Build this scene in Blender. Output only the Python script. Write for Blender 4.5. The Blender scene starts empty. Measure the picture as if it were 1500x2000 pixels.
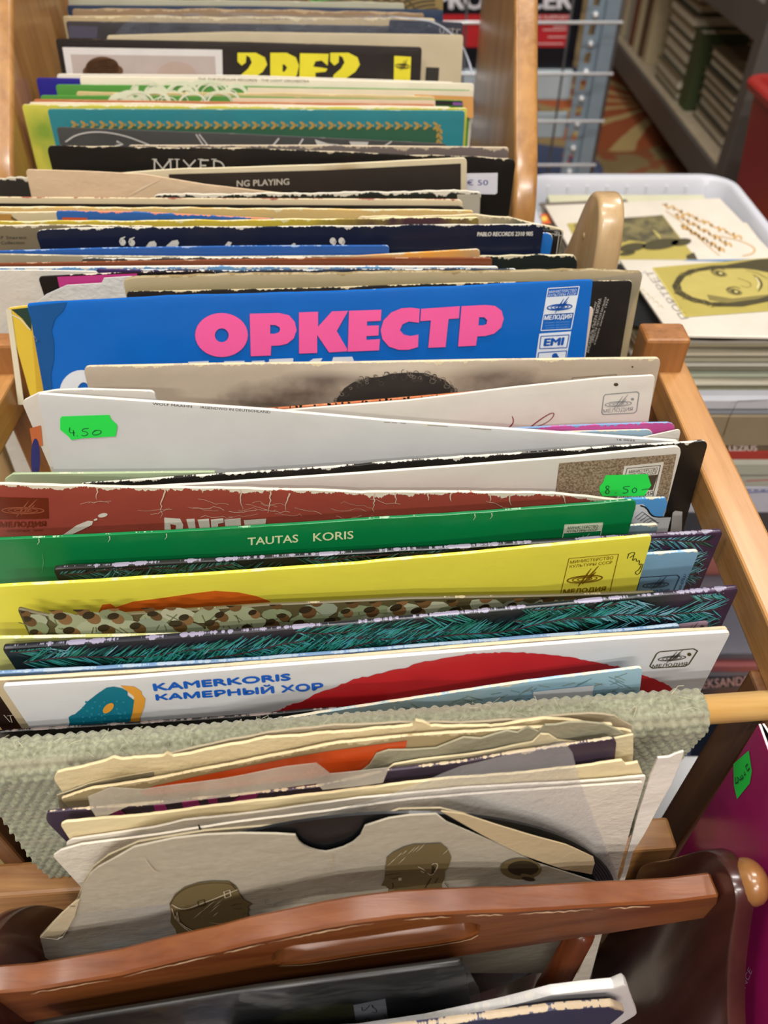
import bpy, bmesh, math, random
from mathutils import Vector, Matrix
from mathutils.geometry import tessellate_polygon

C = bpy.context.scene.collection
SC = bpy.context.scene

# ------------------------------------------------------------------ camera, world, lights, exposure
CAM_H = 0.62
cam = bpy.data.cameras.new('camera')
cam.sensor_fit = 'HORIZONTAL'; cam.sensor_width = 36.0; cam.lens = 36.0      # 1500 px focal length on a 1500 px wide frame
cam.clip_start = 0.01; cam.clip_end = 50
cam.dof.use_dof = True; cam.dof.focus_distance = 0.36; cam.dof.aperture_fstop = 12.0
camo = bpy.data.objects.new('camera', cam); C.objects.link(camo)
camo.location = (0, 0, CAM_H); camo.rotation_euler = (math.radians(45), 0, 0)
SC.camera = camo
SC.view_settings.view_transform = 'Standard'; SC.view_settings.look = 'None'
SC.view_settings.gamma = 1.0; SC.view_settings.use_curve_mapping = False
SC.view_settings.exposure = -0.35
SC.cycles.use_denoising = True
SC.cycles.max_bounces = 8; SC.cycles.transparent_max_bounces = 16

world = bpy.data.worlds.new('World'); SC.world = world; world.use_nodes = True
bg = world.node_tree.nodes['Background']; bg.inputs[0].default_value = (1.0, 0.95, 0.88, 1); bg.inputs[1].default_value = 0.4

def lamp(name, loc, sx, sy, power, col=(1, .955, .905), rot=(0, 0, 0)):
    l = bpy.data.lights.new(name, 'AREA'); l.shape = 'RECTANGLE'; l.size = sx; l.size_y = sy
    l.energy = power; l.color = col
    o = bpy.data.objects.new(name, l); C.objects.link(o); o.location = loc; o.rotation_euler = rot
    return o
lamp('ceiling_lamp', (-0.5, -3.1, 2.75), 1.2, .14, 105)
lamp('ceiling_lamp', (0.7, -2.1, 2.75), 1.2, .14, 75)
lamp('ceiling_lamp', (-0.4, -0.7, 2.75), 1.2, .14, 48)
lamp('ceiling_lamp', (0.3, 0.6, 2.75), 1.2, .14, 48)
lamp('ceiling_lamp', (1.5, 1.9, 2.75), .14, 1.2, 62)
lamp('ceiling_lamp', (-1.6, 0.1, 2.75), .14, 1.2, 32)

# ------------------------------------------------------------------ view geometry
R2 = math.sqrt(.5)
CAM = Vector((0, 0, CAM_H))
def ray(px, py):
    xc = (px - 750) / 1500.0; yc = (1000 - py) / 1500.0
    return Vector((xc, R2 * (1 + yc), R2 * (yc - 1)))
def atY(px, py, Y, k=0.0):
    d = ray(px, py); return CAM + d * (Y / (d.y - k * d.x))
def atZ(px, py, Z):
    d = ray(px, py); return CAM + d * ((Z - CAM_H) / d.z)
def atX(px, py, X):
    d = ray(px, py); return CAM + d * (X / d.x)
def lerp_table(tab, x):
    if x <= tab[0][0]: return tab[0][1]
    for (a, fa), (b, fb) in zip(tab, tab[1:]):
        if x <= b: return fa + (fb - fa) * (x - a) / (b - a)
    return tab[-1][1]
SLOPE = [(.10, .09), (.17, .08), (.20, .075), (.26, .07), (.30, .045), (.35, .035), (.39, .05), (.45, .02), (.53, -.02), (.60, -.01), (.75, 0)]
LEAN = [(.10, 0), (.118, 2.5), (.155, 2.5), (.16, 0), (.20, 0), (.22, 1), (.26, 2.5), (.30, 5), (.3105, 5.5), (.3175, 6.3), (.322, 7), (.3335, 8), (.341, 9), (.352, 10), (.39, 14), (.4045, 12.5), (.411, 10), (.4155, 8), (.4195, 4), (.423, 2), (.53, 3), (.5525, 2), (.583, 7), (.598, 8), (.608, 9), (.65, 10), (.8, 10)]
BASE = [(.16, .02), (.165, .03), (.185, .03), (.315, .10), (.40, .112), (.51, .127), (.54, .13), (.70, .16), (.8, .175)]

# ------------------------------------------------------------------ materials
def lin(h):
    h = h.lstrip('#'); v = [int(h[i:i + 2], 16) / 255 for i in (0, 2, 4)]
    return tuple((c / 12.92 if c <= .04045 else ((c + .055) / 1.055) ** 2.4) for c in v) + (1,)
MATS = {}
def new_mat(key):
    m = bpy.data.materials.new(key); m.use_nodes = True
    nt = m.node_tree; b = nt.nodes['Principled BSDF']
    MATS[key] = m
    return m, nt, b
class N:                                                   # small node helper
    def __init__(s, nt): s.nt = nt
    def add(s, t, **kw):
        n = s.nt.nodes.new(t)
        for k, v in kw.items(): setattr(n, k, v)
        return n
    def link(s, a, b): s.nt.links.new(a, b)
    def math(s, op, a, b=None, c=None):
        n = s.add('ShaderNodeMath', operation=op)
        for i, v in enumerate((a, b, c)):
            if v is None: continue
            if isinstance(v, (int, float)): n.inputs[i].default_value = v
            else: s.link(v, n.inputs[i])
        return n.outputs[0]
    def mix(s, f, a, b, blend='MIX'):
        n = s.add('ShaderNodeMix', data_type='RGBA', blend_type=blend)
        for sock, v in ((n.inputs[0], f), (n.inputs[6], a), (n.inputs[7], b)):
            if isinstance(v, (int, float)): sock.default_value = v
            elif isinstance(v, tuple): sock.default_value = v
            else: s.link(v, sock)
        return n.outputs[2]
    def noise(s, vec, scale, detail=3, rough=.5):
        n = s.add('ShaderNodeTexNoise'); n.inputs['Scale'].default_value = scale
        n.inputs['Detail'].default_value = detail; n.inputs['Roughness'].default_value = rough
        if vec is not None: s.link(vec, n.inputs['Vector'])
        return n.outputs['Fac']
    def mapping(s, vec, scale=(1, 1, 1), loc=(0, 0, 0), rot=(0, 0, 0)):
        n = s.add('ShaderNodeMapping'); n.inputs['Scale'].default_value = scale
        n.inputs['Location'].default_value = loc; n.inputs['Rotation'].default_value = rot
        s.link(vec, n.inputs['Vector']); return n.outputs[0]
    def ramp(s, fac, stops):
        n = s.add('ShaderNodeValToRGB'); e = n.color_ramp.elements
        while len(e) < len(stops): e.new(.5)
        for el, (p, c) in zip(e, stops): el.position = p; el.color = c
        s.link(fac, n.inputs[0]); return n.outputs[0]
    def bump(s, h, strength, dist=.001):
        n = s.add('ShaderNodeBump'); n.inputs['Strength'].default_value = strength; n.inputs['Distance'].default_value = dist
        s.link(h, n.inputs['Height']); return n.outputs[0]

def M(hexcol, rough=.5, spec=.4, mott=.05, metal=0.0):     # printed ink / plain surface with a little mottling
    key = 'ink_%s_%g_%g_%g_%g' % (hexcol.lstrip('#'), rough, spec, mott, metal)
    if key in MATS: return MATS[key]
    m, nt, b = new_mat(key); n = N(nt)
    co = n.add('ShaderNodeTexCoord').outputs['Object']
    f = n.noise(co, 60, 4)
    c = lin(hexcol); d = tuple(x * (1 - 4 * mott) for x in c[:3]) + (1,)
    n.link(n.mix(f, c, d), b.inputs['Base Color'])
    b.inputs['Roughness'].default_value = rough; b.inputs['Specular IOR Level'].default_value = spec
    b.inputs['Metallic'].default_value = metal
    return m
def mottled(hexa, hexb, scale=900.0, rough=.4):             # coarse two-tone halftone print
    m, nt, b = new_mat('mottled_%s_%s' % (hexa.lstrip('#'), hexb.lstrip('#'))); n = N(nt)
    co = n.add('ShaderNodeTexCoord').outputs['Object']
    n.link(n.ramp(n.noise(co, scale, 4, .7), [(.42, lin(hexa)), (.58, lin(hexb))]), b.inputs['Base Color']); b.inputs['Roughness'].default_value = rough
    return m

def cover(hexcol, edge='#d9cfb8', wear=.0010, rough=.36, mott=.05, blobs=(), blotch=None, grime='#6b5a44', grime_amt=.12, bump=.25):
    """printed card: colour, paper showing through along the worn top edge, soft printed shapes (blobs: u, v, ru, rv, colour, strength)"""
    key = 'card_%s_%s_%g_%g_%s_%s' % (hexcol, edge, wear, rough, blotch, hash(tuple(blobs)) if blobs else 0)
    if key in MATS: return MATS[key]
    m, nt, b = new_mat(key); n = N(nt)
    uv = n.add('ShaderNodeUVMap').outputs[0]
    sep = n.add('ShaderNodeSeparateXYZ'); n.link(uv, sep.inputs[0]); U, V = sep.outputs[0], sep.outputs[1]
    c = lin(hexcol); d = tuple(x * (1 - 3 * mott) for x in c[:3]) + (1,)
    col = n.mix(n.noise(uv, 45, 5), c, d)
    for (u, v, ru, rv, bc, st) in blobs:
        a = n.math('MULTIPLY', n.math('SUBTRACT', U, u), 1 / ru); e = n.math('MULTIPLY', n.math('SUBTRACT', V, v), 1 / rv)
        r = n.math('SQRT', n.math('ADD', n.math('MULTIPLY', a, a), n.math('MULTIPLY', e, e)))
        r = n.math('ADD', r, n.math('MULTIPLY', n.math('SUBTRACT', n.noise(uv, 90, 3), .5), .9))
        f = n.math('MULTIPLY', n.math('SMOOTH_MIN', n.math('MAXIMUM', n.math('SUBTRACT', 1.15, r), 0), 1.0, .1), st)
        col = n.mix(f, col, lin(bc))
    if blotch:                                             # two-tone mottled print
        f = n.ramp(n.noise(uv, 420, 4, .7), [(.42, (0, 0, 0, 1)), (.6, (1, 1, 1, 1))])
        col = n.mix(f, col, lin(blotch))
    g = n.math('MULTIPLY', n.ramp(n.noise(uv, 14, 6, .65), [(.5, (0, 0, 0, 1)), (.75, (1, 1, 1, 1))]), grime_amt)
    col = n.mix(g, col, lin(grime))
    w1 = n.noise(n.mapping(uv, (300, 160, 1)), 1, 5, .72)
    w2 = n.noise(n.mapping(uv, (45, 20, 1)), 1, 2)
    lim = n.math('MULTIPLY', n.math('POWER', n.math('ADD', n.math('MULTIPLY', w1, .6), n.math('MULTIPLY', w2, .7)), 4.0), wear * 3.0)
    ef = n.math('LESS_THAN', V, lim)
    ec = n.mix(n.noise(uv, 300, 3), lin(edge), tuple(x * .8 for x in lin(edge)[:3]) + (1,))
    col = n.mix(ef, col, ec)
    n.link(col, b.inputs['Base Color'])
    b.inputs['Roughness'].default_value = rough; b.inputs['Specular IOR Level'].default_value = .4
    h = n.noise(n.mapping(uv, (45, 60, 1)), 1, 5, .6)
    n.link(n.bump(h, bump, .0012), b.inputs['Normal'])
    return m

def paper(hexcol, wrinkle=.6, stain='#a8865a', stain_amt=.3, rough=.75):
    key = 'paper_%s_%g_%g' % (hexcol, wrinkle, stain_amt)
    if key in MATS: return MATS[key]
    m, nt, b = new_mat(key); n = N(nt)
    co = n.add('ShaderNodeTexCoord').outputs['Object']
    c = lin(hexcol); d = tuple(x * .86 for x in c[:3]) + (1,)
    col = n.mix(n.noise(co, 25, 5), c, d)
    f = n.math('MULTIPLY', n.ramp(n.noise(co, 18, 6, .7), [(.52, (0, 0, 0, 1)), (.78, (1, 1, 1, 1))]), stain_amt)
    col = n.mix(f, col, lin(stain)); n.link(col, b.inputs['Base Color'])
    b.inputs['Roughness'].default_value = rough; b.inputs['Specular IOR Level'].default_value = .25
    h = n.math('ADD', n.noise(n.mapping(co, (34, 34, 40)), 1, 6, .62), n.math('MULTIPLY', n.noise(co, 400, 2), .1))
    n.link(n.bump(h, wrinkle, .003), b.inputs['Normal'])
    return m

def wood(light, dark, axis='Y', rough=.38, scale=1.0, spec=.5, coat=0.0, wear=None):
    key = 'wood_%s_%s_%s_%g_%g_%g' % (light, dark, axis, rough, scale, coat)
    if key in MATS: return MATS[key]
    m, nt, b = new_mat(key); n = N(nt)
    co = n.add('ShaderNodeTexCoord').outputs['Object']
    s = {'X': (5, 70, 70), 'Y': (70, 5, 70), 'Z': (70, 70, 5)}[axis]
    s = tuple(v * scale for v in s)
    mp = n.mapping(co, s)
    f1 = n.noise(mp, 1.0, 6, .62)
    f2 = n.noise(n.mapping(co, tuple(v * 5 for v in s)), 1.0, 3)
    f = n.math('ADD', n.math('MULTIPLY', f1, .75), n.math('MULTIPLY', f2, .25))
    col = n.ramp(f, [(.36, lin(dark)), (.62, lin(light))])
    if wear:
        wf = n.ramp(n.noise(co, 38, 6, .72), [(.64, (0, 0, 0, 1)), (.68, (1, 1, 1, 1))])
        col = n.mix(n.math('MULTIPLY', wf, .5), col, lin(wear))
    n.link(col, b.inputs['Base Color'])
    b.inputs['Roughness'].default_value = rough; b.inputs['Specular IOR Level'].default_value = spec
    b.inputs['Coat Weight'].default_value = coat; b.inputs['Coat Roughness'].default_value = .18
    n.link(n.bump(n.math('ADD', f2, n.math('MULTIPLY', n.noise(co, 55, 4), 1.2)), .18, .001), b.inputs['Normal'])
    return m

def clear_film(key='clear_film', tint=(.97, .98, 1), body=.16, rough=.12, wr=1.0, haze='#8a8d94'):
    if key in MATS: return MATS[key]
    m, nt, b = new_mat(key); n = N(nt)
    out = nt.nodes['Material Output']
    tr = n.add('ShaderNodeBsdfTransparent'); tr.inputs[0].default_value = tint + (1,)
    b.inputs['Base Color'].default_value = lin(haze); b.inputs['Roughness'].default_value = rough
    b.inputs['Specular IOR Level'].default_value = .8
    co = n.add('ShaderNodeTexCoord').outputs['Object']
    h = n.noise(n.mapping(co, (70, 40, 50), rot=(0, .5, .3)), 1, 5, .6)
    nm = n.bump(h, wr, .004); n.link(nm, b.inputs['Normal'])
    mx = n.add('ShaderNodeMixShader'); fr = n.add('ShaderNodeLayerWeight'); fr.inputs['Blend'].default_value = .5; n.link(nm, fr.inputs['Normal'])
    fac = n.math('MINIMUM', n.math('ADD', n.math('ADD', .035, n.math('MULTIPLY', n.math('POWER', fr.outputs['Facing'], 4.0), .6)), n.math('MULTIPLY', n.noise(co, 40, 5), body * 1.3)), 1.0)
    n.link(fac, mx.inputs[0]); n.link(tr.outputs[0], mx.inputs[1]); n.link(b.outputs[0], mx.inputs[2])
    n.link(mx.outputs[0], out.inputs['Surface'])
    return m

# ------------------------------------------------------------------ object helpers
def link(o, parent=None):
    C.objects.link(o)
    if parent is not None: o.parent = parent
    return o
def tag(o, label=None, cat=None, group=None, kind=None):
    if label: o['label'] = label
    if cat: o['category'] = cat
    if group: o['group'] = group
    if kind: o['kind'] = kind
    return o
def from_bm(name, bm, mats, parent=None, loc=(0, 0, 0), smooth=False):
    me = bpy.data.meshes.new(name); bm.to_mesh(me); bm.free()
    for m in (mats if isinstance(mats, (list, tuple)) else [mats]): me.materials.append(m)
    if smooth:
        for p in me.polygons: p.use_smooth = True
    o = bpy.data.objects.new(name, me); o.location = loc
    return link(o, parent)
def empty(name, loc=(0, 0, 0), rz=0):
    o = bpy.data.objects.new(name, None); o.location = loc; o.rotation_euler = (0, 0, rz); o.empty_display_size = .02
    return link(o)
def bevel_mod(o, w=.002, seg=2, angle=35):
    md = o.modifiers.new('bevel', 'BEVEL'); md.width = w; md.segments = seg; md.limit_method = 'ANGLE'; md.angle_limit = math.radians(angle)
    return o
def bm_box(bm, lo, hi, mat=0):
    x0, y0, z0 = lo; x1, y1, z1 = hi
    v = [bm.verts.new(p) for p in ((x0, y0, z0), (x1, y0, z0), (x1, y1, z0), (x0, y1, z0), (x0, y0, z1), (x1, y0, z1), (x1, y1, z1), (x0, y1, z1))]
    for f in ((0, 3, 2, 1), (4, 5, 6, 7), (0, 1, 5, 4), (1, 2, 6, 5), (2, 3, 7, 6), (3, 0, 4, 7)):
        bm.faces.new([v[i] for i in f]).material_index = mat
    return v
def box(name, lo, hi, mat, parent=None, bev=.0015, origin=None):
    o0 = Vector(origin) if origin else Vector((0, 0, 0))
    bm = bmesh.new(); bm_box(bm, Vector(lo) - o0, Vector(hi) - o0)
    o = from_bm(name, bm, mat, parent, o0 if parent is None else (0, 0, 0))
    if bev: bevel_mod(o, bev)
    return o
def bm_tube(bm, pts, r, seg=10, cap=True):
    rings = []; pts = [Vector(p) for p in pts]
    rs = r if isinstance(r, (list, tuple)) else [r] * len(pts)
    t = (pts[1] - pts[0]).normalized(); a = t.orthogonal().normalized()
    for i, p in enumerate(pts):
        t = (pts[min(i + 1, len(pts) - 1)] - pts[max(i - 1, 0)]).normalized()
        a = (a - t * a.dot(t)).normalized(); b = t.cross(a)
        rings.append([bm.verts.new(p + (a * math.cos(2 * math.pi * k / seg) + b * math.sin(2 * math.pi * k / seg)) * rs[i]) for k in range(seg)])
    for q, w in zip(rings, rings[1:]):
        for k in range(seg):
            bm.faces.new((q[k], q[(k + 1) % seg], w[(k + 1) % seg], w[k]))
    if cap: bm.faces.new(rings[0][::-1]); bm.faces.new(rings[-1])
def tube(name, pts, r, mat, parent=None, seg=12):
    bm = bmesh.new(); bm_tube(bm, pts, r, seg); return from_bm(name, bm, mat, parent, smooth=True)
def prism(name, pts3, nvec, mat, parent=None, bev=.0015, seg=2, holes=(), smooth=False, loc=(0, 0, 0), split=33):
    """closed outline (3D points in one plane) with optional holes, extruded along nvec"""
    nvec = Vector(nvec); loc = Vector(loc)
    loops = [[Vector(p) - loc for p in pts3]] + [[Vector(p) - loc for p in h] for h in holes]
    tris = tessellate_polygon(loops)
    bm = bmesh.new(); flat = [p for l in loops for p in l]
    va = [bm.verts.new(p) for p in flat]; vb = [bm.verts.new(p + nvec) for p in flat]
    for t in tris:
        try:
            bm.faces.new([va[i] for i in t]); bm.faces.new([vb[i] for i in reversed(t)])
        except ValueError: pass
    i0 = 0
    for l in loops:
        k = len(l)
        for i in range(k):
            a, b_ = i0 + i, i0 + (i + 1) % k
            bm.faces.new((va[a], va[b_], vb[b_], vb[a]))
        i0 += k
    bmesh.ops.recalc_face_normals(bm, faces=bm.faces)
    bmesh.ops.dissolve_limit(bm, angle_limit=.002, verts=bm.verts, edges=bm.edges)
    o = from_bm(name, bm, mat, parent, loc if parent is None else (0, 0, 0), smooth=True)
    if bev: bevel_mod(o, bev, seg, 30)
    md = o.modifiers.new('normals', 'EDGE_SPLIT'); md.split_angle = math.radians(split)
    return o

# ------------------------------------------------------------------ text
TXT = {}
def text_mesh(body, bold=0.0, shear=0.0):
    key = (body, bold, shear)
    if key in TXT: return TXT[key]
    cu = bpy.data.curves.new('lettering', 'FONT'); cu.body = body; cu.dimensions = '2D'; cu.fill_mode = 'FRONT'
    cu.resolution_u = 3; cu.offset = bold; cu.shear = shear
    o = bpy.data.objects.new('lettering', cu); C.objects.link(o)
    dg = bpy.context.evaluated_depsgraph_get(); dg.update()
    me = bpy.data.meshes.new_from_object(o.evaluated_get(dg))
    vs = [(v.co.x, v.co.y) for v in me.vertices]; fs = [tuple(p.vertices) for p in me.polygons]
    bpy.data.objects.remove(o); bpy.data.curves.remove(cu); bpy.data.meshes.remove(me)
    if not vs: vs = [(0, 0), (1, 0), (0, 1)]; fs = []
    x0 = min(v[0] for v in vs); x1 = max(v[0] for v in vs); y0 = min(v[1] for v in vs); y1 = max(v[1] for v in vs)
    vs = [((x - x0) / max(x1 - x0, 1e-6), (y - y0) / max(y1 - y0, 1e-6)) for x, y in vs]
    TXT[key] = (vs, fs); return TXT[key]

# ------------------------------------------------------------------ flat card things (sleeves)
class Face:
    """a plane in the world with an origin, right (U), up (V) and outward (N) axis, gently bowed by `bow`"""
    def __init__(s, O, U, V, W, bow=0.0):
        s.O = Vector(O); s.U = Vector(U).normalized(); s.V = Vector(V).normalized(); s.N = s.U.cross(s.V).normalized(); s.W = W; s.bow = bow
    def w(s, u):
        q = min(max(u / s.W, 0), 1); return s.bow * 4 * q * (1 - q)
    def uv(s, px, py):
        d = ray(px, py); off = 0.0
        for _ in range(4):
            t = ((s.O + s.N * off - CAM).dot(s.N)) / d.dot(s.N)
            p = CAM + d * t; u = (p - s.O).dot(s.U); off = s.w(u)
            if not s.bow: break
        return u, (p - s.O).dot(s.V)
    def pos(s, u, v, n=0.0):
        return s.O + s.U * u + s.V * v + s.N * (n + s.w(u))

class Art:
    """printing on a face, collected into one part; every point is given where it stands on the cover"""
    def __init__(s, face, root, name, layer=0):
        s.f = face; s.root = root; s.name = name; s.bm = bmesh.new(); s.mats = []; s.n = .00035 + .00025 * layer; s.o = Vector(root.location)
        s.rng = random.Random(name)
    def mi(s, m):
        if m not in s.mats: s.mats.append(m)
        return s.mats.index(m)
    def tri_uv(s, loops, m, dn=0.0):
        if len(loops[0]) < 3: return
        mi = s.mi(m); flat = [p for l in loops for p in l]
        tris = tessellate_polygon([[Vector((u, v, 0)) for u, v in l] for l in loops])
        vs = [s.bm.verts.new(s.f.pos(u, v, s.n + dn) - s.o) for u, v in flat]
        for t in tris:
            a, b, c = (flat[i] for i in t)
            area = (b[0] - a[0]) * (c[1] - a[1]) - (b[1] - a[1]) * (c[0] - a[0])
            idx = t if area > 0 else (t[0], t[2], t[1])
            try: s.bm.faces.new([vs[i] for i in idx]).material_index = mi
            except ValueError: pass
    def poly(s, pts, m, holes=(), dn=0.0):
        s.tri_uv([[s.f.uv(*p) for p in pts]] + [[s.f.uv(*p) for p in h] for h in holes], m, dn); return s
    def ell(s, cx, cy, rx, ry, m, rot=0, dn=0.0, k=24, a0=0, a1=360):
        c, q = math.cos(math.radians(rot)), math.sin(math.radians(rot)); pts = []
        for i in range(k):
            a = math.radians(a0 + (a1 - a0) * i / (k if a1 - a0 == 360 else k - 1)); x, y = rx * math.cos(a), ry * math.sin(a)
            pts.append((cx + x * c - y * q, cy + x * q + y * c))
        return s.poly(pts, m, dn=dn)
    def ribbon_uv(s, pts, wd, m, dn=0.0):
        mi = s.mi(m); L = []
        n = len(pts)
        for i, (u, v) in enumerate(pts):
            a = pts[max(i - 1, 0)]; b = pts[min(i + 1, n - 1)]
            dx, dy = b[0] - a[0], b[1] - a[1]; l = math.hypot(dx, dy) or 1e-9
            if isinstance(wd, (list, tuple)):
                f = i / max(n - 1, 1) * (len(wd) - 1); j = min(int(f), len(wd) - 2); ww = (wd[j] + (wd[j + 1] - wd[j]) * (f - j)) / 2
            else: ww = wd / 2
            L.append((s.bm.verts.new(s.f.pos(u - dy / l * ww, v + dx / l * ww, s.n + dn) - s.o), s.bm.verts.new(s.f.pos(u + dy / l * ww, v - dx / l * ww, s.n + dn) - s.o)))
        for a, b in zip(L, L[1:]):
            s.bm.faces.new((a[1], b[1], b[0], a[0])).material_index = mi
    def ribbon(s, pts, wpx, m, dn=0.0, smooth=0):
        for _ in range(smooth):
            q = [pts[0]]
            for a, b in zip(pts, pts[1:]):
                q += [(a[0] * .75 + b[0] * .25, a[1] * .75 + b[1] * .25), (a[0] * .25 + b[0] * .75, a[1] * .25 + b[1] * .75)]
            pts = q + [pts[-1]]
        uv = [s.f.uv(*p) for p in pts]
        mid = pts[len(pts) // 2]; a = s.f.uv(*mid); b = s.f.uv(mid[0] + 10, mid[1])
        sc = math.hypot(a[0] - b[0], a[1] - b[1]) / 10
        s.ribbon_uv(uv, [w * sc for w in wpx] if isinstance(wpx, (list, tuple)) else wpx * sc, m, dn); return s
    def frame(s, q, wpx, m, dn=0.0):
        q = list(q)
        for a, b in zip(q, q[1:] + q[:1]): s.ribbon([a, b], wpx, m, dn)
        return s
    def text(s, body, q, m, bold=0.0, dn=0.0, shear=0.0):
        """q = top left, top right, bottom right, bottom left of the lettering"""
        if bold:                                           # heavier strokes: the lettering printed a few times, slightly shifted
            w = bold * 1.0
            for i, (ox, oy) in enumerate(((-w, 0), (w, 0), (0, -w * .6), (0, w * .6))): s.text(body, [(x + ox, y + oy) for x, y in q], m, 0, dn + .000004 * i, shear)
            return s
        vs, fs = text_mesh(body, 0, shear); mi = s.mi(m); (ax, ay), (bx, by), (cx, cy), (dx, dy) = q; V = []
        for x, y in vs:
            px = (ax * (1 - x) + bx * x) * y + (dx * (1 - x) + cx * x) * (1 - y)
            py = (ay * (1 - x) + by * x) * y + (dy * (1 - x) + cy * x) * (1 - y)
            V.append(s.bm.verts.new(s.f.pos(*s.f.uv(px, py), s.n + dn) - s.o))
        for f in fs:
            try: s.bm.faces.new([V[i] for i in f]).material_index = mi
            except ValueError: pass
        return s
    def done(s, label=None, parent=None):
        if not s.mats: s.bm.free(); return None
        o = from_bm(s.name, s.bm, s.mats, parent or s.root)
        if label: o['label'] = label
        return o

def bil(q, x, y):                                          # y from the top
    (ax, ay), (bx, by), (cx, cy), (dx, dy) = q
    return ((ax * (1 - x) + bx * x) * (1 - y) + (dx * (1 - x) + cx * x) * y, (ay * (1 - x) + by * x) * (1 - y) + (dy * (1 - x) + cy * x) * y)
def emblem(a, q, m, w=1.6, dn=.0001):
    """record-firm emblem: flat rings crossed by three slanted strokes, drawn in quad q"""
    for r in (.46, .34, .20):
        a.ribbon([bil(q, .5 + r * math.cos(t * math.pi / 14) * (1 if r > .4 else .95), .62 + r * .36 * math.sin(t * math.pi / 14)) for t in range(29)], w * (1 if r > .4 else .7), m, dn)
    for k, (x0, y0, x1, y1) in enumerate(((.36, .95, .62, .12), (.46, .86, .80, .02), (.58, .70, .76, .30))):
        a.ribbon([bil(q, x0, y0), bil(q, (x0 + x1) / 2, (y0 + y1) / 2), bil(q, x1, y1)], [w * .5, w * 1.5, w * .4], m, dn)

class Slab(Face):
    """a flat card or box given by its far-left top corner and its axes on the ground, possibly tilted"""
    def __init__(s, name, label, O, U, V, w, h, t, mat, cat='record sleeve', group=None, bev=.0006):
        super().__init__(O, U, V, w); O = s.O
        mid = O + s.U * w / 2 - s.V * h / 2 - s.N * t
        q = [O, O + s.U * w, O + s.U * w - s.V * h, O - s.V * h]; bm = bmesh.new(); uvl = bm.loops.layers.uv.new('UVMap')
        a = [bm.verts.new(p - mid) for p in q]; b = [bm.verts.new(p - s.N * t - mid) for p in q]
        uvq = [(0, 0), (w, 0), (w, h), (0, h)]
        def fc(vs, uv):
            f = bm.faces.new(vs)
            for lp, c in zip(f.loops, uv): lp[uvl].uv = c
        fc(a[::-1], [(x, y + .01) for x, y in uvq[::-1]]); fc(b, uvq)
        for i in range(4): fc((a[i], a[(i + 1) % 4], b[(i + 1) % 4], b[i]), [(0, 0), (.1, 0), (.1, .0), (0, .0)])
        bmesh.ops.recalc_face_normals(bm, faces=bm.faces)
        s.obj = from_bm(name, bm, mat, None, mid); tag(s.obj, label, cat, group)
        if bev: bevel_mod(s.obj, bev, 2)
    def art(s, name, layer=0): return Art(s, s.obj, name, layer)

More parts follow.
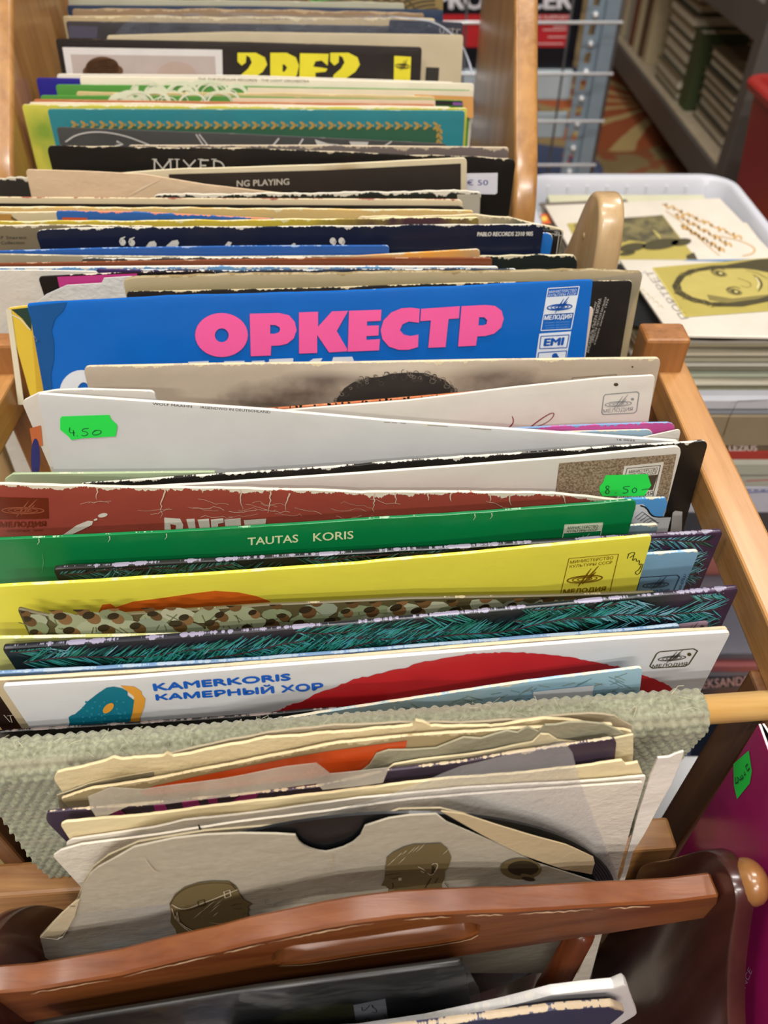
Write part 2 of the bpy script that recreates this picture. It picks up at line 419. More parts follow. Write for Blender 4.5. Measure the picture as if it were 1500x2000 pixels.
class Sleeve(Face):
    def __init__(s, name, label, top, Y, mat, k=None, lean=None, t=.002, rc=.002, torn=0.0, bow=0.0, h=None, group='records in the front rack', cat='record sleeve', cols=14, seed=1, taper=0.0):
        k = lerp_table(SLOPE, Y) if k is None else k
        lean = lerp_table(LEAN, Y) if lean is None else lean
        A = atY(*top[0], Y, k); B = atY(*top[-1], Y, k)
        U = (B - A).normalized(); D = Vector((0, -math.sin(math.radians(lean)), -math.cos(math.radians(lean))))
        V = -(D - U * D.dot(U)).normalized()
        super().__init__(A, U, V, (B - A).length, bow)
        rng = random.Random(seed + len(label))
        line = [s.uv(*p) for p in top]
        us = sorted(set([0, rc * .15, rc * .5, rc, s.W - rc, s.W - rc * .5, s.W - rc * .15, s.W] + [s.W * i / cols for i in range(1, cols)] + [min(max(u, 0), s.W) for u, v in line]))
        us = [u for i, u in enumerate(us) if i == 0 or u - us[i - 1] > 1e-5]
        ph = [(rng.uniform(60, 130), rng.random() * 6), (rng.uniform(200, 420), rng.random() * 6), (rng.uniform(700, 1500), rng.random() * 6)]
        def vt(u):
            v = lerp_table(line, u)
            if torn: v += torn * (.5 * math.sin(ph[0][0] * u + ph[0][1]) + .35 * math.sin(ph[1][0] * u + ph[1][1]) + .3 * math.sin(ph[2][0] * u + ph[2][1]))
            e = min(u, s.W - u)
            if e < rc: v -= rc - math.sqrt(max(rc * rc - (rc - e) ** 2, 0))
            return v
        vmin = min(vt(u) for u in us)
        if h is None:                                      # stands on the floor of its rack
            sl = math.sin(math.radians(lean)); vb = max((lerp_table(BASE, p.y - .3 * sl) + .0048 - p.z) / V.z for p in (A, B))
            if Y < .165: vb = max((.0205 - p.z) / V.z for p in (A, B))
        else: vb = -h
        vb = min(vb, vmin - .02)
        s.vb = vb
        mid = s.pos(s.W / 2, vb, -t / 2); s.loc = mid
        bm = bmesh.new(); uvl = bm.loops.layers.uv.new('UVMap'); colv = []
        for u in us:
            T = vt(u); e = min(1.0, (T - vb) / .1)
            prof = [(vb, 0, None), (T - .09 * e, 0, None), (T - .03 * e, 0, None), (T - .006, 0, None), (T - .0016, 0, None), (T - t * .13, -t * .06, 0.0008), (T, -t * .38, 0.0005), (T, -t * .62, 0.0005), (T - t * .13, -t * .94, 0.0008), (T - .0016, -t, None), (T - .03 * e, -t, None), (vb, -t, None)]
            inset = taper * (u / s.W - .5)
            colv.append([(bm.verts.new(s.pos(u, v, n) - mid), (u, (T - v) if d is None else d)) for v, n, d in prof])
        def face(vs):
            f = bm.faces.new([v for v, _ in vs])
            for lp, (_, q) in zip(f.loops, vs): lp[uvl].uv = q
            f.smooth = True; return f
        P = len(colv[0])
        for a, b in zip(colv, colv[1:]):
            for i in range(P - 1): face((a[i], b[i], b[i + 1], a[i + 1]))
            face((a[P - 1], b[P - 1], b[0], a[0]))
        f = face(colv[0]); f.smooth = False; f = face(colv[-1][::-1]); f.smooth = False
        bmesh.ops.recalc_face_normals(bm, faces=bm.faces)
        s.obj = from_bm(name, bm, mat, None, mid)
        md = s.obj.modifiers.new('normals', 'EDGE_SPLIT'); md.split_angle = math.radians(50)
        tag(s.obj, label, cat, group)
    def art(s, name, layer=0): return Art(s, s.obj, name, layer)

class Sheet(Face):
    """thin torn paper or film: an outline on a plane, with its own thickness and soft creases"""
    def __init__(s, name, label, outline, Y, mat, k=None, lean=0, t=.0006, group=None, cat='paper sleeve', wave=0.0, wl=.05, parent=None, holes=(), sub=.012, seed=3, bow=0.0, ref=None, rough_edge=0.0, curl=None):
        k = lerp_table(SLOPE, Y) if k is None else k
        ref = ref or outline
        L = min(ref, key=lambda p: p[0]); R = max(ref, key=lambda p: p[0])
        A = atY(*L, Y, k); Bq = atY(R[0], R[1], Y, k); U = Vector((Bq.x - A.x, Bq.y - A.y, 0)).normalized()
        D = Vector((0, -math.sin(math.radians(lean)), -math.cos(math.radians(lean)))); V = -(D - U * D.dot(U)).normalized()
        super().__init__(A, U, V, (Bq - A).length, bow)
        rng = random.Random(seed)
        def dens(pts):
            out = []
            for a, b in zip(pts, pts[1:] + pts[:1]):
                l = math.hypot(b[0] - a[0], b[1] - a[1]); m_ = max(1, int(l / sub))
                for i in range(m_):
                    q = i / m_; out.append((a[0] + (b[0] - a[0]) * q + rng.uniform(-1, 1) * rough_edge, a[1] + (b[1] - a[1]) * q + rng.uniform(-1, 1) * rough_edge))
            return out
        out2 = dens([s.uv(*p) for p in outline]); hol = [dens([s.uv(*p) for p in h]) for h in holes]
        loops = [out2] + hol; flat = [p for l in loops for p in l]
        ph = [rng.random() * 6 for _ in range(4)]
        def n_of(u, v):
            n = wave * (math.sin(u / wl * 6.28 + ph[0] + v * 20) * .6 + math.sin(v / wl * 5 + ph[1] + u * 30) * .5 + math.sin((u + v) / wl * 11 + ph[2]) * .25)
            if curl: n += curl(u, v)
            return n
        s.n_of = n_of
        bm = bmesh.new(); vs = [bm.verts.new((u, v, 0)) for u, v in flat]
        for tr in tessellate_polygon([[Vector((u, v, 0)) for u, v in l] for l in loops]):
            try: bm.faces.new([vs[i] for i in tr])
            except ValueError: pass
        bmesh.ops.recalc_face_normals(bm, faces=bm.faces)
        if sum(f.normal.z for f in bm.faces) < 0: bmesh.ops.reverse_faces(bm, faces=bm.faces)
        for _ in range(4):
            es = [e for e in bm.edges if e.calc_length() > sub * 1.6]
            if not es or len(bm.verts) > 6000: break
            bmesh.ops.subdivide_edges(bm, edges=es, cuts=1, use_grid_fill=False)
            bmesh.ops.triangulate(bm, faces=[f for f in bm.faces if len(f.verts) > 3])
        r = bmesh.ops.extrude_face_region(bm, geom=list(bm.faces))
        front = set(v for v in r['geom'] if isinstance(v, bmesh.types.BMVert))
        uvl = bm.loops.layers.uv.new('UVMap')
        for f in bm.faces:
            for lp in f.loops: lp[uvl].uv = (lp.vert.co.x, -lp.vert.co.y + .02)
        us = [v.co.x for v in bm.verts]; vv = [v.co.y for v in bm.verts]
        mid = s.pos((min(us) + max(us)) / 2, min(vv), 0); s.loc = mid
        base = mid if parent is None else Vector(parent.location)
        for v in bm.verts:
            u, w_ = v.co.x, v.co.y; v.co = s.pos(u, w_, n_of(u, w_) + (0 if v in front else -t)) - base
        bmesh.ops.recalc_face_normals(bm, faces=bm.faces)
        s.obj = from_bm(name, bm, mat, parent, mid if parent is None else (0, 0, 0), smooth=True)
        md = s.obj.modifiers.new('normals', 'EDGE_SPLIT'); md.split_angle = math.radians(55)
        if parent is None: tag(s.obj, label, cat, group)
    def pos(s, u, v, n=0.0):
        p = super().pos(u, v, n)
        return p + s.N * s.n_of(u, v) if getattr(s, 'artmode', False) else p
    def art(s, name, layer=0):
        s.artmode = True
        return Art(s, s.obj if s.obj.parent is None else s.obj.parent, name, layer)

# ================================================================== the setting
def carpet_mat():
    m, nt, b = new_mat('patterned_carpet'); n = N(nt)
    co = n.add('ShaderNodeTexCoord').outputs['Object']
    sep = n.add('ShaderNodeSeparateXYZ'); n.link(co, sep.inputs[0])
    wob = n.noise(co, 6, 3)
    col = n.ramp(n.noise(co, 2.3, 4, .6), [(.30, lin('#7d6a45')), (.50, lin('#8a7650')), (.51, lin('#8a5236')), (.545, lin('#8f5434')), (.55, lin('#87754c')), (.75, lin('#a08c5f'))])
    # blue ribbons
    wv = n.math('SINE', n.math('ADD', n.math('MULTIPLY', sep.outputs[0], 5.0), n.math('ADD', n.math('MULTIPLY', sep.outputs[1], 15.0), n.math('MULTIPLY', n.noise(co, 2.2, 2), 16.0))))
    rb = n.ramp(wv, [(.52, (0, 0, 0, 1)), (.57, (1, 1, 1, 1))])
    col = n.mix(rb, col, lin('#3d4863'))
    # sunburst blossoms
    for (fx, fy, R_) in ((.68, 2.03, .42), (.02, 2.75, .40), (-.9, 1.7, .45), (.35, 1.05, .3), (1.4, 1.2, .4)):
        dx = n.math('SUBTRACT', sep.outputs[0], fx); dy = n.math('SUBTRACT', sep.outputs[1], fy)
        r = n.math('DIVIDE', n.math('SQRT', n.math('ADD', n.math('MULTIPLY', dx, dx), n.math('MULTIPLY', dy, dy))), R_)
        ang = n.math('ARCTAN2', dy, dx)
        pet = n.math('SINE', n.math('ADD', n.math('MULTIPLY', ang, 15.0), n.math('MULTIPLY', wob, 2.5)))
        lim = n.math('ADD', .72, n.math('MULTIPLY', n.math('SINE', n.math('MULTIPLY', ang, 5.0)), .16))
        inside = n.math('LESS_THAN', r, lim)
        pc = n.ramp(pet, [(.46, lin('#97502f')), (.5, lin('#b39a66'))])
        halo = n.math('LESS_THAN', r, n.math('ADD', lim, .28))
        col = n.mix(n.math('MULTIPLY', halo, n.math('GREATER_THAN', wob, .60)), col, lin('#98452a'))
        col = n.mix(inside, col, pc)
        col = n.mix(n.math('LESS_THAN', r, .1), col, lin('#b89a5f'))
    col = n.mix(n.math('MULTIPLY', n.noise(co, 260, 3), .35), col, lin('#3a3026'))
    n.link(col, b.inputs['Base Color']); b.inputs['Roughness'].default_value = .95; b.inputs['Specular IOR Level'].default_value = .1
    n.link(n.bump(n.noise(co, 500, 2), .4, .004), b.inputs['Normal'])
    return m
def plane(name, pts, mat, kind='structure'):
    bm = bmesh.new(); bm.faces.new([bm.verts.new(p) for p in pts]); return tag(from_bm(name, bm, mat), kind=kind)
f = box('floor', (-3.5, -3.5, -.05), (3.5, 4.5, 0), carpet_mat(), bev=0); tag(f, kind='structure')
plaster = M('#98928a', .9, .2)
for nm, lo, hi in (('ceiling', (-3.5, -3.5, 2.8), (3.5, 4.5, 2.9)), ('wall_back', (-3.5, 4.5, 0), (3.5, 4.6, 2.8)), ('wall_left', (-3.6, -3.5, 0), (-3.5, 4.5, 2.8)), ('wall_right', (3.5, -3.5, 0), (3.6, 4.5, 2.8)), ('wall_front', (-3.5, -3.6, 0), (3.5, -3.5, 2.8))):
    tag(box(nm, lo, hi, plaster, bev=0), kind='structure')

# ================================================================== wood and racks
PINE = wood('#bb8a54', '#a27039', 'Y', .42, coat=.25)
PINE_X = wood('#a87a48', '#7c5028', 'X', .45)
PINE_Z = wood('#a06a38', '#7d4f26', 'Z', .45)
DOWEL = wood('#d9b274', '#c39552', 'X', .4, coat=.2)
HONEY = wood('#b3834a', '#8f6233', 'Z', .28, .6, coat=.5)
BEECH = wood('#c2a57c', '#a98a60', 'Z', .3, .5, coat=.4)
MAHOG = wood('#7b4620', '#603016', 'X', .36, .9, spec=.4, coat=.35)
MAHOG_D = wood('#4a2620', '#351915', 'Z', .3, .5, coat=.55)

# ---- front record rack: pine frame, dowel and woven sling
rk = empty('record_rack', (0, .28, 0)); tag(rk, 'pine record rack with a woven sling and light dowel holding the front records', 'record rack')
def rbox(name, lo, hi, mat, root, bev=.0015):
    o0 = Vector(root.location)
    bm = bmesh.new(); bm_box(bm, Vector(lo) - o0, Vector(hi) - o0); o = from_bm(name, bm, mat, root)
    if bev: bevel_mod(o, bev)
    return o
rbox('side_rail', (.167, .178, .327), (.1865, .408, .35), PINE, rk)
rbox('side_rail', (-.243, .178, .327), (-.223, .400, .35), PINE, rk)
rbox('post', (.1545, .390, 0), (.181, .410, .3725), PINE_Z, rk, .002)
rbox('post', (-.2403, .388, 0), (-.214, .4025, .3704), PINE_Z, rk, .002)
PINE_SHADED = wood('#6f4826', '#54341a', 'Z', .5)  # pine for the front legs, shade under the rail mixed into its colour
rbox('front_leg', (.163, .170, 0), (.1815, .193, .328), PINE_SHADED, rk)
rbox('front_leg', (-.197, .152, 0), (-.186, .172, .328), PINE_SHADED, rk)
bm = bmesh.new()                                            # low cross plank, a little askew
A = Vector((-.222, .1275, 0)); B = Vector((.154, .1537, 0))
def skew_box(bm, A, B, dep, z0, z1, o0):
    d = (B - A).normalized(); nrm = Vector((-d.y, d.x, 0)) * dep; vs = []
    for z in (z0, z1):
        for p in (A, B, B + nrm, A + nrm): vs.append(bm.verts.new(Vector((p.x, p.y, z)) - o0))
    for f in ((0, 3, 2, 1), (4, 5, 6, 7), (0, 1, 5, 4), (1, 2, 6, 5), (2, 3, 7, 6), (3, 0, 4, 7)): bm.faces.new([vs[i] for i in f])
skew_box(bm, A + Vector((0, .006, 0)), B + Vector((0, .006, 0)), .017, .17, .212, Vector(rk.location))
bevel_mod(from_bm('cross_plank', bm, PINE_X, rk), .002)
bm = bmesh.new(); bm_tube(bm, [Vector(p) - Vector(rk.location) for p in ((-.25, .149, .3152), (.1668, .1722, .3328))], .0062, 16)
from_bm('dowel', bm, DOWEL, rk, smooth=True)
bm = bmesh.new()                                            # sloping floor boards the sleeves stand on
for (y0, z0), (y1, z1) in zip([(.166, .028), (.185, .028), (.315, .098)], [(.185, .028), (.315, .098), (.332, .105)]):
    o0 = Vector(rk.location)
    vs = [bm.verts.new(Vector(p) - o0) for p in ((-.22, y0, z0), (.165, y0, z0), (.165, y1, z1), (-.22, y1, z1), (-.22, y0, z0 - .012), (.165, y0, z0 - .012), (.165, y1, z1 - .012), (-.22, y1, z1 - .012))]
    for f in ((0, 1, 2, 3), (7, 6, 5, 4), (0, 4, 5, 1), (1, 5, 6, 2), (2, 6, 7, 3), (3, 7, 4, 0)): bm.faces.new([vs[i] for i in f])
from_bm('rack_floor', bm, PINE_X, rk)

def weave_mat():
    m, nt, b = new_mat('woven_wool'); n = N(nt)
    uv = n.add('ShaderNodeUVMap').outputs[0]
    co = n.add('ShaderNodeTexCoord').outputs['Object']
    col = n.ramp(n.noise(co, 500, 3), [(.3, lin('#73745f')), (.7, lin('#9a9b83'))])
    sep = n.add('ShaderNodeSeparateXYZ'); n.link(uv, sep.inputs[0])
    band = n.noise(n.mapping(uv, (3, 130, 1)), 1, 3)
    col = n.mix(n.math('MULTIPLY', n.ramp(band, [(.5, (0, 0, 0, 1)), (.6, (1, 1, 1, 1))]), .55), col, lin('#8d8672'))
    n.link(col, b.inputs['Base Color']); b.inputs['Roughness'].default_value = .95; b.inputs['Specular IOR Level'].default_value = .1
    b.inputs['Sheen Weight'].default_value = .3
    n.link(n.bump(n.noise(co, 2600, 2), .3, .0004), b.inputs['Normal'])
    return m
def sling():
    A = Vector((-.1725, .1526, .3178)); B = Vector((.1335, .1701, .3300)); d = (B - A); W = d.length; U = d.normalized()
    Nf = Vector((U.y, -U.x, 0)).normalized()                # towards the viewer
    r = .0088; prof = []                                    # (offset towards viewer, height, arclength)
    prof = [(-r, -.10)] + [(-r * math.cos(a), r * math.sin(a)) for a in [math.pi * i / 40 for i in range(41)]]
    pts = [(-r, -.10 + .10 * i / 22) for i in range(22)] + [(-r * math.cos(math.pi * i / 16), r * math.sin(math.pi * i / 16)) for i in range(17)]
    x, z = pts[-1]
    for i in range(1, 150):                                 # front hangs down, a touch inwards
        q = i / 149; pts.append((r - .004 * q - .002 * math.sin(q * 9), -.165 * q))
    fine = []; acc = 0; step = .0007
    dense = [pts[0]]
    for a, b_ in zip(pts, pts[1:]):
        l = math.hypot(b_[0] - a[0], b_[1] - a[1]); k = max(1, int(l / .0002))
        for i in range(1, k + 1): dense.append((a[0] + (b_[0] - a[0]) * i / k, a[1] + (b_[1] - a[1]) * i / k))
    fine = [(dense[0], 0)]; s_ = 0
    for a, b_ in zip(dense, dense[1:]):
        s_ += math.hypot(b_[0] - a[0], b_[1] - a[1])
        if s_ - fine[-1][1] >= step: fine.append((b_, s_))
    nu = int(W / .0009); bm = bmesh.new(); uvl = bm.loops.layers.uv.new('UVMap'); rows = []
    rng = random.Random(4); o0 = Vector(rk.location)
    pu, pv = .0047, .0039
    for j, ((ox, oz), sl) in enumerate(fine):
        a = fine[max(j - 1, 0)][0]; b_ = fine[min(j + 1, len(fine) - 1)][0]
        tx, tz = b_[0] - a[0], b_[1] - a[1]; l = math.hypot(tx, tz) or 1; nx, nz = -tz / l, tx / l
        if j < 3: nx, nz = -1, 0
        row = []; rown = int(sl / pv); wavy = .0004 * math.sin(sl * 300)
        kx = rng.random() if False else (math.sin(rown * 12.9898) * 43758.5453) % 1
        amp = .0017 * (.85 + .3 * kx)
        for i in range(nu + 1):
            u = W * i / nu
            inset = max(0.0, -oz - .03) * .62 if ox > 0 else 0   # side edges draw in as it hangs
            uu = u + (inset * (1 - 2 * u / W) if False else 0)
            cell = uu / pu + (.5 if rown % 2 else 0)
            hgt = math.sin(math.pi * (cell % 1)) ** .7 * math.sin(math.pi * ((sl / pv) % 1)) ** .7
            c2 = (math.sin(int(cell) * 78.233 + rown * 37.719) * 43758.5453) % 1
            h = amp * hgt * (.85 + .3 * c2)
            scale = 1 - (max(0.0, -oz) * .12 if ox > -r * .5 else 0)
            uc = W * .62 + (uu - W * .62) * scale if uu < W * .62 else W * .62 + (uu - W * .62) * (1 - (max(0.0, -oz) * .6 if ox > 0 else 0))
            p = A + U * uc + Vector((0, 0, oz)) + Nf * ox + (Nf * nx + Vector((0, 0, nz))) * h
            row.append(bm.verts.new(p - o0))
        rows.append((row, sl))
    for (ra, sa), (rb, sb) in zip(rows, rows[1:]):
        for i in range(nu):
            f = bm.faces.new((ra[i], rb[i], rb[i + 1], ra[i + 1])); f.smooth = True
            for lp, q in zip(f.loops, ((i * W / nu, sa), (i * W / nu, sb), ((i + 1) * W / nu, sb), ((i + 1) * W / nu, sa))): lp[uvl].uv = q
    o = from_bm('woven_sling', bm, weave_mat(), rk); o['label'] = 'sage green hand-woven wool sling'
    rg = random.Random(8); bm = bmesh.new()                 # loose fibres along the ridge
    for _ in range(110):
        u = rg.uniform(0, W); p = A + U * u + Nf * rg.uniform(-.004, .006) + Vector((0, 0, r + .0006))
        q = p + Vector((rg.uniform(-.004, .004), rg.uniform(-.003, .003), rg.uniform(.0008, .003))); e = q + Vector((rg.uniform(-.004, .004), rg.uniform(-.003, .003), rg.uniform(-.002, .002)))
        bm_tube(bm, [p - o0, q - o0, e - o0], .00011, 3, False)
    o2 = from_bm('loose_fibres', bm, M('#b7b296', .95, .1), o); o2['kind'] = 'stuff'
sling()

# ---- middle rack with the rounded beech end
mr = empty('record_rack', (-.03, .40, 0)); tag(mr, 'light beech record rack with rounded arms between the other two racks', 'record rack')
def yz_prof(name, prof, x0, x1, mat, root, bev=.004, seg=3, xf=None):
    o0 = Vector(root.location)
    pts = [Vector((x0, y, z)) - o0 for y, z in prof]
    return prism(name, pts, (x1 - x0, 0, 0), mat, root, bev, seg)
def smooth_prof(p, k=2):
    for _ in range(k):
        q = []
        for a, b_ in zip(p, p[1:] + p[:1]):
            q += [(a[0] * .75 + b_[0] * .25, a[1] * .75 + b_[1] * .25), (a[0] * .25 + b_[0] * .75, a[1] * .25 + b_[1] * .75)]
        p = q
    return p
ARM = smooth_prof([(.4405, .0), (.442, .2), (.447, .36), (.4490, .402), (.461, .4235), (.482, .424), (.497, .411), (.512, .386), (.532, .356), (.548, .335), (.552, .30), (.552, 0), (.50, 0)], 3)
yz_prof('arm_panel', ARM, .131, .147, BEECH, mr, .003)
yz_prof('arm_panel', ARM, -.306, -.29, BEECH, mr, .003)
bm = bmesh.new()
o0 = Vector(mr.location)
vs = [bm.verts.new(Vector(p) - o0) for p in ((-.29, .4035, .1124), (.131, .4035, .1124), (.131, .524, .1284), (-.29, .524, .1284), (-.29, .4035, .1), (.131, .4035, .1), (.131, .524, .116), (-.29, .524, .116))]
for f in ((0, 1, 2, 3), (7, 6, 5, 4), (0, 4, 5, 1), (1, 5, 6, 2), (2, 6, 7, 3), (3, 7, 4, 0)): bm.faces.new([vs[i] for i in f])
from_bm('rack_floor', bm, BEECH, mr)
for (cx, cz) in ((.1295, .362), (.1295, .392)):
    bm = bmesh.new(); bmesh.ops.create_uvsphere(bm, u_segments=10, v_segments=8, radius=.0022, matrix=Matrix.Translation(Vector((.131, .484 + (.392 - cz) * .6, cz)) - o0) @ Matrix.Diagonal((.4, 1, 1, 1)))
    from_bm('screw_cap', bm, BEECH, mr, smooth=True)

# ---- back rack with honey side panels
br = empty('record_rack', (-.085, .68, 0)); tag(br, 'honey-coloured wooden record rack with tall side panels at the back', 'record rack')
SIDE = smooth_prof([(.575, .0), (.572, .20), (.556, .30), (.548, .352), (.556, .393), (.60, .436), (.66, .498), (.72, .56), (.86, .60), (.88, .58), (.88, 0)], 3)
yz_prof('side_panel', SIDE, .094, .1115, HONEY, br, .006, 4)
yz_prof('side_panel', SIDE, -.2905, -.268, HONEY, br, .006, 4)
bm = bmesh.new(); bm_tube(bm, [Vector(p) - Vector(br.location) for p in ((-.27, .5635, .3585), (.096, .5635, .3585))], .0085, 16)
from_bm('front_dowel', bm, wood('#a8703c', '#8d5a2b', 'X', .4, coat=.2), br, smooth=True)
bm = bmesh.new(); o0 = Vector(br.location)
vs = [bm.verts.new(Vector(p) - o0) for p in ((-.268, .526, .1275), (.094, .526, .1275), (.094, .86, .183), (-.268, .86, .183), (-.268, .526, .1135), (.094, .526, .1135), (.094, .86, .17), (-.268, .86, .17))]
for f in ((0, 1, 2, 3), (7, 6, 5, 4), (0, 4, 5, 1), (1, 5, 6, 2), (2, 6, 7, 3), (3, 7, 4, 0)): bm.faces.new([vs[i] for i in f])
from_bm('rack_floor', bm, PINE_X, br)

# ---- mahogany magazine rack in front
HL = atZ(10, 1937, .29); HR = atZ(1393, 1752, .29)
mg = empty('magazine_rack', ((HL.x + HR.x) / 2, .12, 0)); tag(mg, 'dark mahogany magazine rack with a carved handle rail at the front', 'magazine rack')
HU = (HR - HL); HU.z = 0; HU.normalize(); HN = Vector((-HU.y, HU.x, 0))           # along the handle, away from the viewer
mo = Vector(mg.location)
class _F(Face): pass
hf = _F(HL, HU, (0, 0, 1), (HR - HL).length)
def hpx(*pts): return [hf.pos(*hf.uv(*p)) - mo for p in pts]
top = [(-16, 1940), (60, 1934), (130, 1922), (230, 1905), (330, 1880), (420, 1860), (490, 1842), (560, 1828), (630, 1813), (700, 1801), (780, 1791), (850, 1786), (930, 1782), (1000, 1780), (1090, 1775), (1180, 1769), (1260, 1765), (1330, 1760), (1405, 1750)]
bot = [(1400, 1790), (1300, 1806), (1200, 1822), (1000, 1853), (720, 1897), (500, 1930), (250, 1968), (-14, 2008)]
slot = [(534, 1868), (545, 1856), (575, 1848), (640, 1840), (720, 1830), (800, 1817), (870, 1807), (915, 1803), (934, 1808), (932, 1822), (915, 1832), (850, 1843), (760, 1855), (680, 1867), (600, 1880), (555, 1884), (536, 1880)]
prism('handle_rail', hpx(*(top + bot)), HN * .0096, MAHOG, mg, .0009, 1, holes=[hpx(*slot[::-1])], split=28)
bm = bmesh.new()                                            # pale chipped line along the front edge
rg = random.Random(2)
hl = _F(HL, HU, (0, 0, 1), (HR - HL).length)
class _R: location = mo
ah = Art(hl, mg, 'chipped_edge'); ah.o = mo; ah.n = .0007
tp = [(x, y + 2.5) for x, y in top[1:-1]]
seg = []
for a, b_ in zip(tp, tp[1:]):
    for i in range(8):
        q = i / 8; seg.append((a[0] + (b_[0] - a[0]) * q, a[1] + (b_[1] - a[1]) * q + rg.uniform(-1.2, 1.2)))
i = 0
while i < len(seg) - 4:
    L_ = rg.randint(8, 26); ch = seg[i:i + L_]
    if len(ch) > 2: ah.ribbon(ch, [max(.6, rg.uniform(3.0, 8.0) * math.sin(math.pi * (j + .5) / len(ch))) for j in range(len(ch))], M('#e6c39c', .6))
    i += L_ + rg.choice((0, 0, 1, 2, 5))
lo_s = [(545, 1883), (600, 1881), (680, 1868), (760, 1856), (850, 1844), (915, 1833), (933, 1823)]
ah.ribbon(lo_s, [3, 5, 4, 6, 4, 4, 2], M('#d3a981', .6), smooth=1)
ah.done('pale chipped varnish line')
# end panels: profile in the plane square to the handle
def end_panel(x_face, ycen, flip, thick):
    ctr = hf.pos(x_face, 0, 0); pr = [(.036, 0), (.0362, .08), (.0362, .15), (.038, .185), (.0425, .206), (.039, .222), (.031, .245), (.022, .279), (.0165, .2954), (.009, .302), (0, .303), (-.006, .298), (-.010, .2886), (-.021, .266), (-.034, .248), (-.055, .226), (-.08, .20), (-.095, .15), (-.10, 0)]
    if flip < 0: pr = [(.054, 0), (.0545, .15), (.0543, .19), (.053, .215), (.048, .238), (.041, .262), (.031, .282), (.02, .294)] + pr[9:]
    pr = smooth_prof(pr, 2)
    pts = [Vector((ctr.x, ctr.y, 0)) + HN * (y + ycen) + Vector((0, 0, z)) - mo for y, z in pr]
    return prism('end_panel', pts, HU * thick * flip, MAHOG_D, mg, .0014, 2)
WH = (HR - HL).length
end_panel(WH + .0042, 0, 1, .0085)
end_panel(-.0058, 0, -1, .0085)
for (u, sgn) in ((WH + .0022, 1), (-.0058, -1)):
    kc = hf.pos(u, 0) + HU * sgn * .0115 + HN * .002; kc.z = .2965
    bm = bmesh.new(); bmesh.ops.create_uvsphere(bm, u_segments=20, v_segments=14, radius=.0092, matrix=Matrix.Translation(kc - mo) @ HU.to_track_quat('X', 'Z').to_matrix().to_4x4() @ Matrix.Diagonal((.78, 1, 1, 1)))
    o = from_bm('knob', bm, wood('#95683a', '#7c5128', 'Z', .28, .6, coat=.5), mg, smooth=True); o['label'] = 'round light wooden knob'
for px, py in ((245, 1985), (735, 1915), (1140, 1850)):
    u, v = hf.uv(px, py); p = hf.pos(u, v + .004) + HN * .0045
    bm = bmesh.new(); bm_tube(bm, [Vector((p.x, p.y, .03)) - mo, Vector((p.x, p.y, .15)) - mo, Vector((p.x, p.y, p.z)) - mo], [.006, .0075, .0055], 12)
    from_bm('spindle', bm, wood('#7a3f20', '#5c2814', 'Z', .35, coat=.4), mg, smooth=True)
for dy in (-.07,):
    a = hf.pos(0, 0) + HN * dy; b_ = hf.pos(WH, 0) + HN * dy; a.z = b_.z = .075
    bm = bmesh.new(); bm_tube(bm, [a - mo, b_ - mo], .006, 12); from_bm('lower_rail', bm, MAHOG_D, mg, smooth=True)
bm = bmesh.new(); a = hf.pos(0, 0) - HN * .085; b_ = hf.pos(WH, 0) - HN * .085
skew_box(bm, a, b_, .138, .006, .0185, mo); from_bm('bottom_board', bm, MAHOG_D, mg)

# ================================================================== records, back rack
GB, GM, GF = 'records in the back rack', 'records in the middle rack', 'records in the front rack'
WHITE = M('#e9e6df', .5); CREAM = M('#e3dac4', .55); BLACK = M('#15130f', .4); NAVYINK = M('#1b2440', .4)
GREENTAG = M('#2fe052', .55, .2, .02); PEN = M('#1f4a35', .6); PENB = M('#4a4a8c', .6); INKDARK = M('#2b2a26', .5)

s = Sleeve('record_sleeve', 'ochre sleeve with coiled rope pattern, hindmost record in the back rack', [(600, -12), (866, -14)], .775, cover('#8a7444', '#5d5030', .0006), group=GB)
a = s.art('rope_print')
for i in range(10):
    for cx in (660, 850):
        p = [(cx + (14 + i * 16) * math.cos(t), 40 + (14 + i * 16) * .5 * math.sin(t)) for t in [math.pi + math.pi * j / 24 for j in range(25)]]; p = [q for q in p if 606 < q[0] < 858 and q[1] > -10]
        if len(p) > 2: a.ribbon(p, 3, M('#4e3f22'), .00005 * i)
a.poly([(606, -10), (660, -10), (655, 12), (606, 12)], M('#56a046')); a.done()
Sleeve('record_sleeve', 'pale grey-green sleeve edge behind the dark navy sleeve, back rack', [(132, -4), (790, 5)], .757, cover('#a9a690', '#c9c4b0', .001, .4), group=GB, torn=.0004)
Sleeve('record_sleeve', 'dark navy sleeve with blue right corner near the top of the back rack', [(130, 10), (500, 12), (866, 19)], .747, cover('#22344f', '#39452f', .0008, .35), group=GB)
Sleeve('record_sleeve', 'worn brown cardboard sleeve in front of the navy one, back rack', [(140, 17), (480, 18), (828, 25)], .738, cover('#8d7355', '#b39b78', .002, .6), group=GB, torn=.0006, cols=40)
Sleeve('record_sleeve', 'beige sleeve with frayed cream top edge in the back rack', [(122, 30), (460, 33), (850, 36)], .729, cover('#b7a27c', '#dccaa0', .002, .6), group=GB, torn=.0006, cols=40)
s = Sleeve('record_sleeve', 'charcoal sleeve with a purple-grey label patch at left, back rack', [(128, 41), (480, 46), (850, 52)], .716, cover('#3d3a3c', '#6d6660', .001, .3), group=GB)
a = s.art('label_patch'); a.poly([(134, 50), (192, 52), (190, 75), (134, 74)], M('#4b4859')).done()
s = Sleeve('record_sleeve', 'dark blue sleeve edge with grey lettering at far right of the back rack', [(760, 38), (905, 44)], .708, cover('#2a2c3a', '#55565e', .0006), group=GB)
